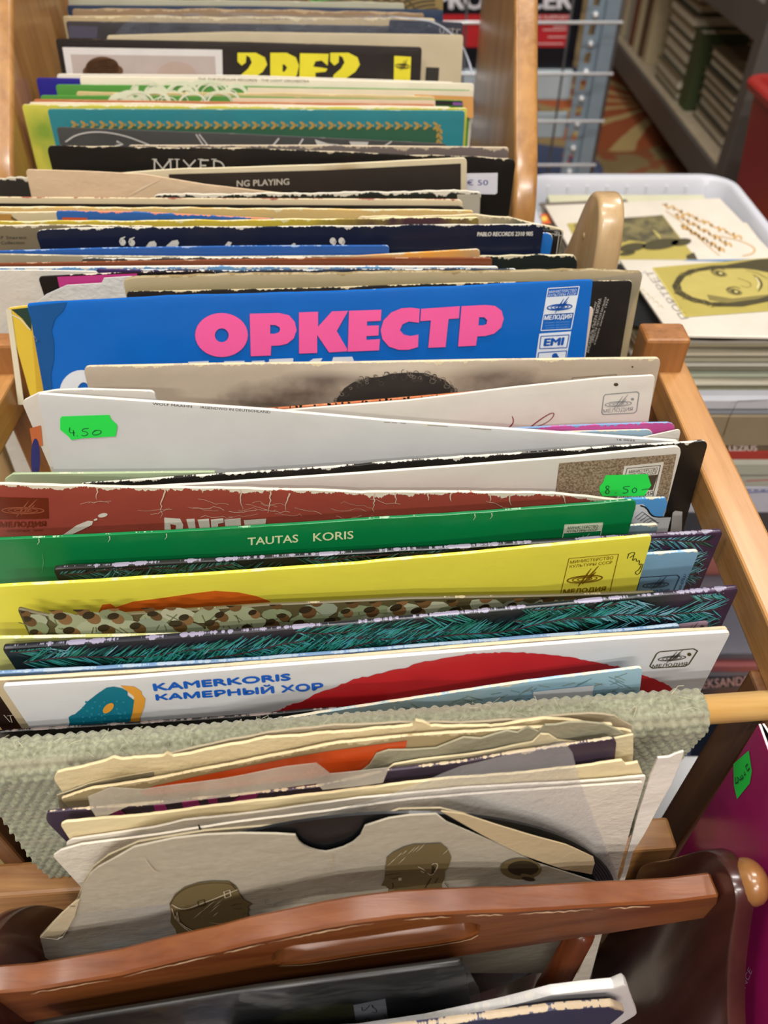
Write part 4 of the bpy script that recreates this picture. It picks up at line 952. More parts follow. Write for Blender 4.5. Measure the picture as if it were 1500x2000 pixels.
Sleeve('record_sleeve', 'pale blue sleeve with worn cream corner behind the white stickered one', [(900, 850), (1120, 843), (1278, 839)], .3165, cover('#9bb8c9', '#d6cfb8', .0014, .4), group=GF, rc=.004, lean=6.3, t=.0014)
s = Sleeve('record_sleeve', 'white sleeve with red-blue picture and folded edge at far left', [(42, 784), (74, 768), (110, 762), (165, 760), (300, 764)], .3205, cover('#d3cdc2', '#e6e0d2', .0012, .4), group=GF, lean=5.3)
a = s.art('picture_print'); a.poly([(58, 836), (80, 830), (84, 870), (64, 872)], M('#c46a3c')); a.ell(70, 895, 9, 40, M('#2b2c6c'), dn=.0002); a.done()
Sleeve('record_sleeve', 'translucent white inner sleeve corner poking up right of the stickered one', [(1000, 866), (1240, 858), (1330, 838)], .310, paper('#d5cfc4', .5, stain_amt=.1), group=GF, t=.001, cat='paper sleeve')
s = Sleeve('record_sleeve', 'plain white sleeve with green price tag at upper left', [(72, 769), (300, 785), (530, 801), (760, 822), (1000, 839), (1240, 856), (1328, 862)], .306, cover('#cfd0ce', '#dcd7cb', .0012, .36, .03, grime_amt=.06, bump=.25), k=.01, group=GF, rc=.002, t=.0025, lean=4.5)
a = s.art('spine_lettering'); dk = M('#4a463e')
a.text('WOLF MAAHN', [(298, 786), (375, 791.5), (375, 796), (298, 790.5)], dk, dn=-.0002); a.text('IRGENDWO IN DEUTSCHLAND', [(392, 793), (528, 802.5), (528, 807), (392, 797.5)], dk, dn=-.0002)
for q in ((750, 824, 762), (765, 825, 775), (782, 826, 793), (835, 830, 875), (918, 836, 960)): a.ribbon([(q[0], q[1]), (q[2], q[1] + (q[2] - q[0]) * .07)], 1.5, M('#a39a88'), -.0002)
a.text('16 0025', [(1205, 856), (1240, 858.5), (1240, 862), (1205, 859.5)], dk, dn=-.0002); a.done()
a = s.art('price_sticker', 1); a.poly([(118, 817), (121, 812), (214, 809), (217, 817), (229, 828), (229, 836), (226, 851), (160, 855), (140, 858), (134, 851), (118, 838)], GREENTAG); st = a.done('green price sticker')
a = s.art('handwritten_price', 2)
for p in ([(137, 833), (136, 844), (147, 843)], [(144, 838), (145, 850)], [(151, 849), (152, 850)], [(174, 835), (162, 836), (161, 841), (170, 841), (173, 846), (166, 850), (160, 848)], [(190, 838), (182, 842), (181, 847), (188, 848), (197, 845), (199, 840), (192, 838), (184, 840)]): a.ribbon(p, 1.5, PEN, smooth=1)
a.done(parent=st)
Sleeve('record_sleeve', 'pale mint green sleeve corner at left below the white stickered one', [(8, 937), (24, 926), (160, 925), (420, 922)], .2955, cover('#a9b993', '#d5d2b8', .0006, .4), group=GF, rc=.001)
Sleeve('record_sleeve', 'dark blue sleeve with frayed side at the far right by the rail', [(1000, 905), (1300, 893), (1370, 887)], .2968, cover('#233a58', '#9fb0bd', .0006, .4), group=GF, rc=.004, k=.04, lean=4.4)
Sleeve('record_sleeve', 'black sleeve with cracked white spine line running up to the right rail', [(150, 946), (420, 928), (700, 909), (900, 893), (1100, 880), (1384, 861)], .2905, cover('#1a1714', '#d6d0c2', .0013, .38, .03), group=GF, rc=.003, torn=.0003, cols=60, k=.06)
s = Sleeve('record_sleeve', 'white sleeve with mottled brown photo and green price tag at right', [(200, 956), (420, 944), (700, 925), (900, 910), (1100, 894), (1333, 871)], .283, cover('#d3cec3', '#e6dfcf', .001, .38, .03, grime_amt=.06), group=GF, rc=.004, k=.07)
a = s.art('mottled_photo'); a.poly([(1092, 904), (1321, 886), (1302, 985), (1300, 1000), (1080, 1000), (1086, 950)], mottled('#6d5a45', '#a08f76')).done()
a = s.art('firm_logo', 1); a.poly([(1219, 909), (1296, 901), (1276, 990), (1200, 990)], M('#dcd6ca')); dk = M('#4e4234'); a.frame([(1224, 913), (1289, 907), (1270, 985), (1206, 985)], 1.3, dk, .0002)
a.text('МИНИСТЕРСТВО', [(1228, 917), (1284, 911), (1283, 917), (1227, 923)], dk, dn=.0002); a.text('КУЛЬТУРЫ СССР', [(1227, 924), (1282, 918), (1281, 924), (1225, 929)], dk, dn=.0002); a.poly([(1222, 931), (1284, 925), (1274, 955), (1212, 958)], dk, dn=.0002)
a.text('МЕЛОДИЯ', [(1214, 962), (1275, 957), (1273, 967), (1212, 972)], dk, dn=.0002); a.done()
a = s.art('price_sticker', 2); a.poly([(1182, 927), (1186, 926), (1264, 924), (1267, 935), (1271, 946), (1266, 953), (1258, 966), (1246, 967), (1176, 967), (1170, 958), (1170, 948), (1176, 941)], GREENTAG); st = a.done('green price sticker')
a = s.art('handwritten_price', 3)
for p in ([(1187, 946), (1183, 947), (1182, 950), (1185, 953), (1189, 956), (1188, 961), (1184, 962), (1181, 959), (1184, 954), (1189, 950), (1188, 946.5)], [(1201, 960), (1202, 961)], [(1229, 947), (1217, 948), (1216, 952), (1224, 953), (1226, 958), (1220, 961), (1215, 960)], [(1239, 950), (1233, 954), (1235, 960), (1241, 959), (1243, 953), (1238, 950)], [(1252, 954), (1266, 952)]): a.ribbon(p, 1.6, PEN, smooth=1)
a.done(parent=st)
a = s.art('tape_strip', 1); a.poly([(1313, 1000), (1318, 996), (1332, 998), (1330, 1060), (1306, 1060)], M('#a9aaa8', .3)); a.done()
s = Sleeve('record_sleeve', 'light blue cartoon sleeve peeking out right of the green sleeve', [(1040, 986), (1236, 975), (1300, 973), (1306, 978)], .277, cover('#4f94cf', '#ddd2b4', .0012, .4), group=GF, rc=.003, k=.065)
a = s.art('cartoon_print'); a.poly([(1236, 985), (1256, 984), (1266, 994), (1272, 1008), (1310, 1010), (1300, 1050), (1230, 1050)], M('#c9cdd0')); a.ribbon([(1250, 986), (1262, 990), (1270, 1004), (1280, 1009), (1306, 1008)], 3, BLACK, .0002, smooth=1)
for i in range(5): a.ribbon([(1240 + i * 5, 1010 + i * 3), (1254 + i * 5, 998 + i * 4), (1262 + i * 6, 1004 + i * 4)], 1.6, M('#5a5d63'), .0003)
a.done()
Sleeve('record_sleeve', 'worn grey-blue card sleeve peeking out under the cartoon sleeve', [(1040, 1036), (1230, 1028), (1287, 1024)], .262, cover('#7f9aa3', '#d6ceb6', .002, .5), group=GF, cols=40, torn=.0004)
s = Sleeve('record_sleeve', 'brick red sleeve with white cracks and torn white top edge', [(-60, 944), (120, 949), (300, 952), (480, 955), (640, 958), (700, 962), (900, 961), (1080, 964), (1200, 976), (1245, 984)], .272, cover('#9d4638', '#e3d9c4', .0028, .42, .07, grime_amt=.1), k=.06, group=GF, torn=.0003, cols=80)
a = s.art('dark_emblem'); dk = M('#6f2a16', .4); ln = M('#a0553a')
a.poly([(-20, 970), (94, 972), (95, 1012), (-20, 1014)], dk); emblem(a, [(2, 972), (90, 974), (90, 1010), (0, 1010)], ln, 2.4); a.text('МЕЛОДИЯ', [(0, 1019), (90, 1017), (90, 1029), (0, 1031)], dk, bold=0.80); a.text('всесоюзная фирма', [(14, 1034), (84, 1032), (84, 1037), (14, 1039)], dk); a.done()
a = s.art('paint_splash'); w = M('#ddd5c6', .4)
a.poly([(120, 1046), (150, 1025), (172, 1016), (182, 1017), (180, 1024), (160, 1034), (138, 1044), (128, 1052)], w); a.ell(187, 1014, 4, 2, w, -20); a.ell(201, 1005.5, 9.5, 4, w, -12)
a.done()
a = s.art('white_lettering')
for q in ([(321, 1010), (352, 1012), (358, 1024), (356, 1044), (322, 1052)], [(364, 1013), (380, 1012), (384, 1044), (372, 1044)], [(386, 1014), (408, 1012), (412, 1044), (394, 1044)], [(412, 1014), (436, 1011), (437, 1020), (426, 1022), (426, 1044), (414, 1044)], [(438, 1014), (470, 1011), (472, 1044), (444, 1044)], [(476, 1015), (520, 1012), (516, 1044), (482, 1044)]): a.poly(q, w)
a.poly([(333, 1022), (344, 1024), (343, 1032), (334, 1032)], M('#8d3527'), dn=.0003); a.done()
a = s.art('paper_cracks', 1); rg = random.Random(12); w = M('#d9c4ae', .7)
for (x, y, l) in ((190, 951, 18), (322, 954, 52), (469, 955, 38), (528, 958, 40), (566, 962, 30), (732, 962, 34), (772, 960, 18), (836, 961, 14), (880, 963, 12), (958, 964, 14), (995, 965, 18), (1100, 968, 12)):
    p = [(x, y)]
    while p[-1][1] < y + l: p.append((p[-1][0] + rg.uniform(-2.6, 3.2), p[-1][1] + rg.uniform(3, 6)))
    a.ribbon(p, [max(.5, 3.2 * (1 - i / len(p))) for i in range(len(p))], w)
for _ in range(26):
    x = rg.uniform(150, 1100); y = rg.uniform(968, 1010); p = [(x, y)]
    for i in range(6): p.append((p[-1][0] + rg.uniform(4, 14), p[-1][1] + rg.uniform(-4, 5)))
    a.ribbon(p, rg.uniform(.4, .9), w)
a.done()
s = Sleeve('record_sleeve', 'deep green sleeve with small cream capitals in its middle', [(-60, 1056), (200, 1046), (480, 1031), (700, 1016), (960, 1000), (1245, 977)], .2535, cover('#0a7a41', '#9fc2a0', .0006, .3, .04, grime_amt=.05), group=GF, rc=.003, torn=.0002, cols=50)
a = s.art('title_lettering'); w = M('#d3dcae', .45)
a.text('TAUTAS', [(484, 1049.5), (582, 1043), (582, 1058), (484, 1064)], w, bold=0.50); a.done()
a = s.art('second_word_lettering')
a.text('KORIS', [(612, 1040.5), (690, 1036), (690, 1051), (612, 1056.5)], w, bold=0.50); a.done()
a = s.art('firm_logo'); w = M('#cfd6c0', .4); a.poly([(1103, 1024), (1177, 1020), (1173, 1036), (1100, 1041)], w); a.frame([(1103, 1024), (1177, 1020), (1166, 1080), (1092, 1084)], 1.6, w)
a.text('МИНИСТЕРСТВО', [(1109, 1027), (1168, 1023.5), (1167, 1029), (1108, 1032.5)], M('#2f5c3c'), dn=.0002); a.text('КУЛЬТУРЫ СССР', [(1108, 1034), (1167, 1030.5), (1166, 1035), (1107, 1038.5)], M('#2f5c3c'), dn=.0002); emblem(a, [(1100, 1042), (1164, 1039), (1160, 1076), (1096, 1078)], w, 2); a.done()
a = s.art('edge_nicks'); w = M('#bcd0b4', .6)
for x, y in ((76, 1051), (214, 1046), (325, 1041), (960, 1001), (927, 1003)): a.ribbon([(x, y), (x + 1, y + 6), (x - 3, y + 12)], [2.5, 1.6, .6], w)
a.ribbon([(84, 1080), (85, 1100), (82, 1118)], [.6, 1.4, .6], M('#5aa070')); a.done()

# --- fir branch sleeves
def fir(s, seed, green=('#1d6b58', '#12473c', '#2f8a78', '#0f3a34', '#3f9aa0'), span=.036):
    rg = random.Random(seed); a = s.art('fir_branch_print'); ms = [M(g, .35, .5) for g in green] + [M('#7fb4c6', .35, .5)]; twig = M('#4b2f33', .4)
    W = s.W; bi = 0
    for row in range(5):
        for c in range(5):
            bi += 1
            u = c * .068 - .02 + (row % 2) * .03 + rg.uniform(-.008, .008); v = -.003 - row * span / 4.4 + rg.uniform(-.003, .003); L = rg.uniform(.065, .09); sl = rg.uniform(-.16, .16)
            pts = [(u + L * i / 30, v + sl * L * i / 30 + .0015 * math.sin(i * .3 + bi)) for i in range(31)]
            tw = [p for p in pts if .002 < p[0] < W - .002 and p[1] < -.002]
            if len(tw) > 2: a.ribbon_uv(tw, .0009, twig, .00006 * bi + .00005)
            for k in range(int(L / .00095)):
                f = k / (L / .00095); i = min(int(f * 30), 29); bu, bv = pts[i]; bu += L / 30 * (f * 30 - i)
                for sd in (1, -1):
                    l = rg.uniform(.008, .015) * (1 - .45 * f); an = math.radians(rg.uniform(26, 50)) * sd + math.atan(sl)
                    e = [bu + l * math.cos(an), bv + l * math.sin(an)]
                    if bv > -.0012 or not (.002 < bu < W - .002 and .002 < e[0] < W - .002): continue
                    if e[1] > -.0012:
                        q = (-.0012 - bv) / (e[1] - bv); e = [bu + (e[0] - bu) * q, -.0012]
                    mdl = ((bu + e[0]) / 2, (bv + e[1]) / 2)
                    m = rg.choice(ms[:5] if rg.random() < .88 else ms)
                    if bu > W - .06 and rg.random() < .5: m = ms[rg.choice((4, 5))]
                    a.ribbon_uv([(bu, bv), mdl, e], [.0003, .0007, .0002], m, .00006 * bi + .000006 * (k % 7))
    a.done()
s = Sleeve('record_sleeve', 'dark sleeve printed with fir branches, the hinder one below the green sleeve', [(104, 1112), (480, 1093), (900, 1070), (1180, 1053), (1412, 1039)], .2425, cover('#171c1e', '#938d9f', .0010, .3, .05, blobs=((.30, .02, .05, .06, '#46304a', .9), (.02, .01, .08, .02, '#2e2a26', .8))), group=GF, rc=.001, torn=.0002, cols=50, t=.003)
fir(s, 21, green=('#2b5a46', '#223f36', '#3a6e58', '#1b3330', '#4d8590'))
s = Sleeve('record_sleeve', 'sky blue sleeve with dark emblem tucked right of the yellow sleeve', [(1040, 1092), (1264, 1083), (1366, 1076)], .236, cover('#7ea9c6', '#d2d3c2', .0014, .4, blobs=((.11, .02, .05, .015, '#4c7fa8', .6),)), group=GF)
a = s.art('firm_logo'); dk = M('#2e4257'); a.frame([(1250, 1127), (1322, 1122), (1327, 1126), (1313, 1158), (1306, 1162), (1240, 1163)], 2, dk); emblem(a, [(1258, 1126), (1314, 1122), (1304, 1150), (1250, 1153)], dk, 1.6); a.text('МЕЛОДИЯ', [(1256, 1153), (1308, 1149), (1305, 1157), (1253, 1161)], dk)
for i in range(4): a.text('С60-07531', [(1322 + i * 9, 1155 + i), (1336 + i * 9, 1120), (1341 + i * 9, 1122), (1327 + i * 9, 1157)], dk)
a.done()
s = Sleeve('record_sleeve', 'lemon yellow sleeve with orange shape and handwritten note at right', [(-60, 1149), (200, 1135), (480, 1117), (700, 1101), (950, 1078), (1150, 1058), (1274, 1047)], .2265, cover('#e6dd4c', '#ece3a0', .0009, .33, .03, grime_amt=.04), group=GF, rc=.002, torn=.0002, cols=40)
a = s.art('orange_shape'); a.poly([(190, 1200), (200, 1180), (216, 1178), (226, 1185), (260, 1174), (310, 1168), (378, 1158), (420, 1153), (465, 1156), (500, 1163), (525, 1172), (545, 1190), (560, 1230), (180, 1250)], M('#d4651c', .4, .4, .06)).done()
a = s.art('firm_logo'); br_ = M('#8a6a12', .4)
a.frame([(1111, 1090), (1208, 1081), (1185, 1180), (1088, 1186)], 1.3, br_); a.text('МИНИСТЕРСТВО', [(1114, 1094), (1198, 1085), (1197, 1091), (1113, 1100)], br_); a.text('КУЛЬТУРЫ СССР', [(1113, 1103), (1196, 1094), (1195, 1100), (1112, 1108)], br_)
emblem(a, [(1109, 1108), (1184, 1102), (1176, 1142), (1102, 1148)], M('#7d5a12', .4), 2.6); a.text('МЕЛОДИЯ', [(1101, 1150), (1184, 1144), (1181, 1154), (1099, 1161)], br_, bold=0.35); a.text('ВСЕСОЮЗНАЯ', [(1106, 1163), (1173, 1156), (1172, 1161), (1105, 1168)], br_, bold=0.40); a.text('ФИРМА', [(1118, 1169), (1158, 1165), (1157, 1171), (1117, 1175)], br_); a.done()
a = s.art('handwritten_note')
for p in ([(1228, 1080), (1225, 1090)], [(1226, 1082), (1238, 1076), (1240, 1082), (1230, 1088)], [(1238, 1084), (1234, 1096), (1242, 1088), (1243, 1097), (1250, 1092), (1247, 1104), (1254, 1098), (1248, 1112), (1240, 1116), (1243, 1122), (1250, 1118), (1256, 1100)]): a.ribbon(p, 1.5, M('#3a3a1c'), smooth=1)
a.done()
s = Sleeve('record_sleeve', 'sleeve with a muted colour photo of a crowd of people in pale clothes', [(34, 1190), (70, 1199), (110, 1206), (200, 1204), (340, 1195), (520, 1183), (800, 1170), (1100, 1164), (1280, 1158)], .2135, cover('#5c5435', '#a39572', .0006, .4, .08), group=GF, rc=.001, torn=.0001)
a = s.art('crowd_print'); rg = random.Random(31); pal = [M(c, .45) for c in ('#a9b08a', '#b7bd9c', '#8f9a72', '#c3c4a4', '#9aa48a')]; sk = [M(c, .45) for c in ('#7a5a34', '#8f6a40', '#6b4d2c')]; hr = M('#3a2e1c', .45); U0 = s.W
def el(cu, cv, ru, rv, m, dn, rot=0):
    c_, s_ = math.cos(rot), math.sin(rot); a.tri_uv([[(min(max(cu + ru * math.cos(t) * c_ - rv * math.sin(t) * s_, .001), U0 - .001), min(cv + ru * math.cos(t) * s_ + rv * math.sin(t) * c_, -.0008)) for t in [2 * math.pi * k / 12 for k in range(12)]]], m, dn)
zz = 0
for row in range(6):
    u = rg.uniform(.002, .008)
    while u < U0 - .008:
        zz += 1; z = .0000025 * zz
        v = -.001 - row * .0078 + rg.uniform(-.002, .002); r = rg.uniform(.0032, .0047)
        el(u + rg.uniform(-.002, .003), v - .0065, r * 2.1, r * 1.35, rg.choice(pal), z, rg.uniform(-.6, .6))
        for _ in range(2): a.ribbon_uv([(u + rg.uniform(-.005, .003), min(v - .006, -.002)), (u + rg.uniform(-.004, .006), v - .012)], .0006, M('#6d7450'), z + .000001)
        el(u, v, r * .7, r * .9, rg.choice(sk), z + .0000012, rg.uniform(-.3, .3)); el(u - r * .35, v + r * .5, r * .7, r * .5, hr, z + .0000018, rg.uniform(.2, .9))
        u += rg.uniform(.009, .018)
a.done()
Sleeve('record_sleeve', 'pale lime sleeve showing only its left corner beside the fir branch sleeve', [(-60, 1248), (10, 1247), (200, 1244), (420, 1240)], .2085, cover('#c7c878', '#e6e2c4', .0012, .4), group=GF)
s = Sleeve('record_sleeve', 'dark fir branch sleeve with a lilac emblem, just above the white sleeve', [(4, 1267), (300, 1249), (700, 1219), (1000, 1191), (1250, 1168), (1443, 1150)], .2005, cover('#101b1d', '#938da3', .0010, .28, .05, blobs=((.305, .02, .022, .08, '#46304a', .9), (.1, .002, .14, .005, '#3a3040', .4))), group=GF, rc=.001, torn=.0002, cols=50, t=.003)
fir(s, 22, green=('#1f7a66', '#13483f', '#2f9080', '#0e3834', '#469ea8'))
a = s.art('firm_logo', 12); li = M('#b79bb0', .4); a.poly([(1312, 1208), (1372, 1200), (1378, 1203), (1366, 1250), (1300, 1250), (1306, 1214)], li); emblem(a, [(1318, 1206), (1368, 1202), (1360, 1232), (1310, 1236)], M('#5a4558'), 1.6, .0003); a.ell(1366, 1212, 4, 3.4, M('#5a4558'), dn=.0003); a.done()
Sleeve('record_sleeve', 'light blue sleeve edge right behind the white sleeve with red shape', [(-40, 1318), (200, 1306), (500, 1289), (900, 1257), (1250, 1230), (1330, 1222)], .1950, cover('#6d8fb5', '#a9bccd', .0012, .4), group=GF, torn=.0002, cols=50)
s = Sleeve('record_sleeve', 'dark brown sleeve with a white letter at the left edge behind the white one', [(-60, 1336), (60, 1328), (500, 1300), (900, 1268)], .1926, cover('#2a1a14', '#b9a48c', .0006, .4, blobs=((.03, .055, .08, .02, '#5c2a18', .9),)), group=GF)
a = s.art('white_lettering'); w = M('#c9b9a8'); a.ribbon([(8, 1395), (20, 1409)], 2, w); a.ribbon([(14, 1397), (36, 1394)], 1.6, w); a.ribbon([(20, 1396), (24, 1410)], 2, w); a.done()
Sleeve('record_sleeve', 'cream card sleeve with chipped corner directly behind the white sleeve', [(-20, 1330), (300, 1312), (700, 1282), (1100, 1248), (1424, 1228)], .1900, cover('#c9b795', '#d6c7a4', .0016, .5), group=GF, torn=.0002, cols=50)
s = Sleeve('record_sleeve', 'white sleeve with big red shape, teal-orange figure and blue two-line title', [(4, 1340), (240, 1326), (480, 1306), (700, 1289), (960, 1268), (1200, 1249), (1427, 1235)], .1862, cover('#d9dadb', '#e8e2d2', .001, .3, .02, grime_amt=.02), group=GF, rc=.0015)
a = s.art('red_shape'); rg = random.Random(3); rp = [(505, 1398), (545, 1386), (560, 1378), (590, 1368), (622, 1352), (650, 1342), (690, 1326), (735, 1316), (790, 1303), (830, 1291), (880, 1282), (920, 1276), (950, 1275), (980, 1273), (1022, 1274), (1060, 1277), (1110, 1282), (1150, 1290), (1180, 1296), (1205, 1300), (1240, 1312), (1270, 1322), (1300, 1334), (1316, 1345), (1300, 1380), (1250, 1430), (500, 1450)]
pp = []
for p, q in zip(rp[:-3], rp[1:-2]):
    for i in range(5): pp.append((p[0] + (q[0] - p[0]) * i / 5 + rg.uniform(-1.3, 1.3), p[1] + (q[1] - p[1]) * i / 5 + rg.uniform(-1.3, 1.3)))
a.poly(pp + rp[-3:], M('#c5272b', .3, .4, .05)).done()
a = s.art('teal_figure'); te = M('#14788f', .35, .4, .06); og = M('#e8a33c', .35)
a.poly([(235, 1338), (262, 1340), (276, 1349), (277, 1355), (284, 1364), (282, 1380), (274, 1400), (268, 1440), (246, 1440), (258, 1390), (262, 1360), (250, 1350)], og, dn=-.0001)
a.poly([(131, 1430), (136, 1410), (134, 1400), (139, 1396), (146, 1394), (160, 1382), (172, 1368), (190, 1354), (208, 1342), (222, 1340), (238, 1343), (249, 1349), (249, 1357), (262, 1367), (259, 1390), (252, 1414), (250, 1440), (130, 1450)], te)
a.ell(212, 1381, 13, 7, og, -42, .0002); a.ell(194, 1422, 14, 10, og, -10, .0002)
rg = random.Random(1)
for _ in range(40): a.ell(rg.uniform(160, 250), rg.uniform(1368, 1425), 2.4, 2, M('#2d8fa5', .35), dn=.0001, k=8)
a.done()
a = s.art('title_lettering'); bl = M('#1560c8', .35)
a.text('KAMERKORIS', [(299, 1335), (566, 1315), (567, 1327), (302, 1348)], bl, bold=1.5); a.text('КАМЕРНЫЙ ХОР', [(304, 1353), (629, 1329), (631, 1346), (306, 1366.5)], bl, bold=1.5); a.done()
a = s.art('firm_logo'); gn = M('#4a4a26', .35); a.frame([(1288, 1272), (1354, 1266), (1362, 1270), (1345, 1296), (1338, 1300), (1274, 1304), (1269, 1300), (1282, 1276)], 2.4, gn); emblem(a, [(1288, 1270), (1346, 1266), (1338, 1292), (1280, 1297)], M('#2f3020', .35), 1.7); a.text('МЕЛОДИЯ', [(1275, 1297), (1343, 1292), (1340, 1300), (1273, 1304)], gn); a.ell(1346, 1277, 4, 3.2, gn); a.done()
Sleeve('record_sleeve', 'glossy black sleeve edge between the white sleeve and the woven sling', [(-60, 1434), (200, 1418), (420, 1404), (640, 1386), (760, 1380)], .1802, cover('#181413', '#8f7f78', .0010, .3), group=GF, k=.062, t=.0015, torn=.0002, cols=50)
s = Sleeve('record_sleeve', 'light blue sleeve with crosshatched drawing and a white price slip', [(440, 1424), (620, 1394), (800, 1366), (1000, 1336), (1255, 1304)], .1768, cover('#9cbfd0', '#dcd2b8', .0014, .4, .05, blobs=((.05, .025, .09, .03, '#a9ad94', .9), (.14, .02, .03, .02, '#7fb0cf', .6))), group=GF, k=.062, t=.0015, rc=.002, torn=.0002, cols=30)
a = s.art('crosshatch_print'); rg = random.Random(17); hk = M('#5d7d74', .5); ok_ = M('#8d8d5a', .5)
for _ in range(170):
    x = rg.uniform(680, 1240); y = 1352 - (x - 700) * .085 + rg.uniform(3, 75); l = rg.uniform(14, 40); an = rg.choice((.55, 2.5, .3, 2.8)) + rg.uniform(-.15, .15)
    y0 = 1390 - (x - 650) * .142
    p, q = (x, y), (x + l * math.cos(an), y - l * .8 * math.sin(an))
    if min(p[1] - (1384 - (p[0] - 680) * .139), q[1] - (1384 - (q[0] - 680) * .139)) < 4 or max(p[0], q[0]) > 1246: continue
    a.ribbon([p, q], 1.1, hk if rg.random() < .6 else ok_)
a.done()
a = s.art('price_slip', 1); a.poly([(1041, 1349), (1160, 1336), (1152, 1372), (1148, 1420), (1036, 1420)], M('#d9dce2', .5)); st = a.done('white handwritten price slip')
a = s.art('handwritten_price', 2)
for p in ([(1060, 1366), (1050, 1367), (1051, 1372), (1056, 1374), (1050, 1378)], [(1062, 1371), (1070, 1370)], [(1080, 1370), (1076, 1374), (1081, 1375), (1084, 1371), (1080, 1370)], [(1092, 1368), (1088, 1372), (1093, 1374), (1098, 1369), (1092, 1368), (1110, 1372), (1130, 1366)]): a.ribbon(p, 1.6, INKDARK, smooth=1)
a.done(parent=st)
a = s.art('small_print', 1); dk = M('#5b7580'); a.frame([(1162, 1352), (1196, 1347), (1194, 1366), (1158, 1400)], 1, dk); a.text('МИНИСТЕРСТВО', [(1164, 1354), (1190, 1350), (1190, 1354), (1164, 1358)], dk); a.done()

# ================================================================== old ten-inch records in the bay behind the handle
G7 = 'old ten-inch records behind the handle rail'
def S7(label, top, Y, mat, k, t=.0022, torn=.0, cols=70, rc=.001, name='record_sleeve', cat='record sleeve', lean=2.5, seed=1):
    return Sleeve(name, label, top, Y, mat, k=k, lean=lean, t=t, rc=rc, torn=torn, cols=cols, group=G7, cat=cat, seed=seed)
S7('grey-tan paper sleeve with wavy top edge right before the woven sling', [(150, 1512), (330, 1474), (420, 1452), (520, 1431), (640, 1419), (780, 1411), (900, 1413), (1080, 1400), (1150, 1394), (1200, 1399), (1236, 1418)], .1505, paper('#a79a80', .5), .062, .001, .0006)
s = S7('torn cream card sleeve with peeling layers, tallest at the left behind the handle', [(104, 1520), (112, 1510), (160, 1498), (205, 1486), (222, 1480), (238, 1484), (260, 1480), (318, 1478), (326, 1472), (338, 1479), (420, 1463), (520, 1443), (640, 1432), (760, 1422), (806, 1418), (812, 1408), (826, 1412), (842, 1420), (960, 1420), (1060, 1404), (1100, 1404), (1235, 1430)], .1478, paper('#d9c79c', .7, stain_amt=.45), .065, .0014, .0007)
a = s.art('peeled_area'); a.poly([(113, 1552), (150, 1535), (220, 1522), (300, 1505), (300, 1600), (120, 1600)], M('#847a5f', .8)); a.ribbon([(112, 1550), (150, 1537), (182, 1524), (250, 1512), (320, 1500)], [4, 5, 3, 6, 2], M('#e0d2ac', .8), .0002, smooth=1); a.done()
s = S7('tan sleeve with a glossy orange-red cover and worn top edge', [(118, 1560), (180, 1540), (290, 1525), (420, 1500), (540, 1475), (660, 1452), (760, 1443), (800, 1438), (1000, 1424), (1197, 1415)], .1448, cover('#a8946c', '#d5c298', .0022, .5), .068, .0014, .0004)
a = s.art('orange_cover'); a.poly([(275, 1545), (300, 1534), (380, 1516), (470, 1498), (560, 1480), (640, 1466), (720, 1455), (795, 1445), (792, 1460), (770, 1475), (740, 1510), (600, 1545), (300, 1580)], M('#d4511d', .25, .5, .06)).done()
Sheet('paper_sleeve', 'ragged olive-grey paper with scalloped torn edge at the right behind the handle', [(700, 1512), (722, 1496), (735, 1474), (760, 1468), (850, 1462), (905, 1440), (940, 1444), (990, 1428), (1010, 1430), (1030, 1420), (1052, 1428), (1064, 1416), (1085, 1416), (1108, 1412), (1140, 1412), (1180, 1416), (1210, 1428), (1226, 1436), (1218, 1475), (1220, 1560), (700, 1560)], .1425, paper('#98937a', .8), k=.07, t=.0008, wave=.00025, wl=.04, lean=2.5, group=G7, rough_edge=.0003, sub=.006)
Sheet('paper_sleeve', 'cream torn paper layer with chewed edge between orange and purple-black sleeves', [(735, 1520), (770, 1494), (820, 1484), (880, 1478), (960, 1466), (1040, 1450), (1056, 1436), (1072, 1436), (1090, 1446), (1140, 1452), (1190, 1444), (1236, 1436), (1236, 1560), (735, 1560)], .1408, paper('#d5c69f', .7, stain_amt=.4), k=.072, t=.0008, wave=.0002, wl=.05, lean=2.5, group=G7, rough_edge=.0003, sub=.006)
s = S7('purple-black record sleeve with magenta lettering and scuffed corner at left', [(84, 1598), (92, 1588), (140, 1583), (250, 1575), (450, 1556), (620, 1538), (760, 1506), (900, 1490), (1000, 1472), (1180, 1446), (1205, 1440)], .1385, cover('#3d3040', '#cdb998', .0012, .45), .075, .0015, .0002, rc=.004)
a = s.art('magenta_lettering'); mgt = M('#a02c78', .45)
for q in ([(208, 1577), (232, 1576), (250, 1593), (226, 1597)], [(300, 1571), (322, 1568), (328, 1581), (304, 1585)], [(355, 1563), (385, 1558), (392, 1571), (358, 1576)], [(405, 1556), (424, 1554), (426, 1566), (408, 1568)], [(452, 1564), (470, 1552), (506, 1548), (498, 1560)]): a.poly(q, mgt)
a.done()
Sheet('paper_sleeve', 'translucent crumpled tissue sleeve drooping over the purple-black sleeve', [(190, 1598), (176, 1578), (172, 1556), (215, 1538), (280, 1543), (350, 1531), (430, 1521), (560, 1498), (618, 1490), (632, 1500), (645, 1510), (760, 1500), (748, 1528), (630, 1542), (618, 1530), (500, 1546), (330, 1571), (250, 1576), (215, 1590), (198, 1600)], .1355, clear_film('tissue', (.93, .92, .9), .5, .5, .5, '#d3cbb9'), k=.078, t=.0002, wave=.0003, wl=.05, lean=2.5, group=None, sub=.005)
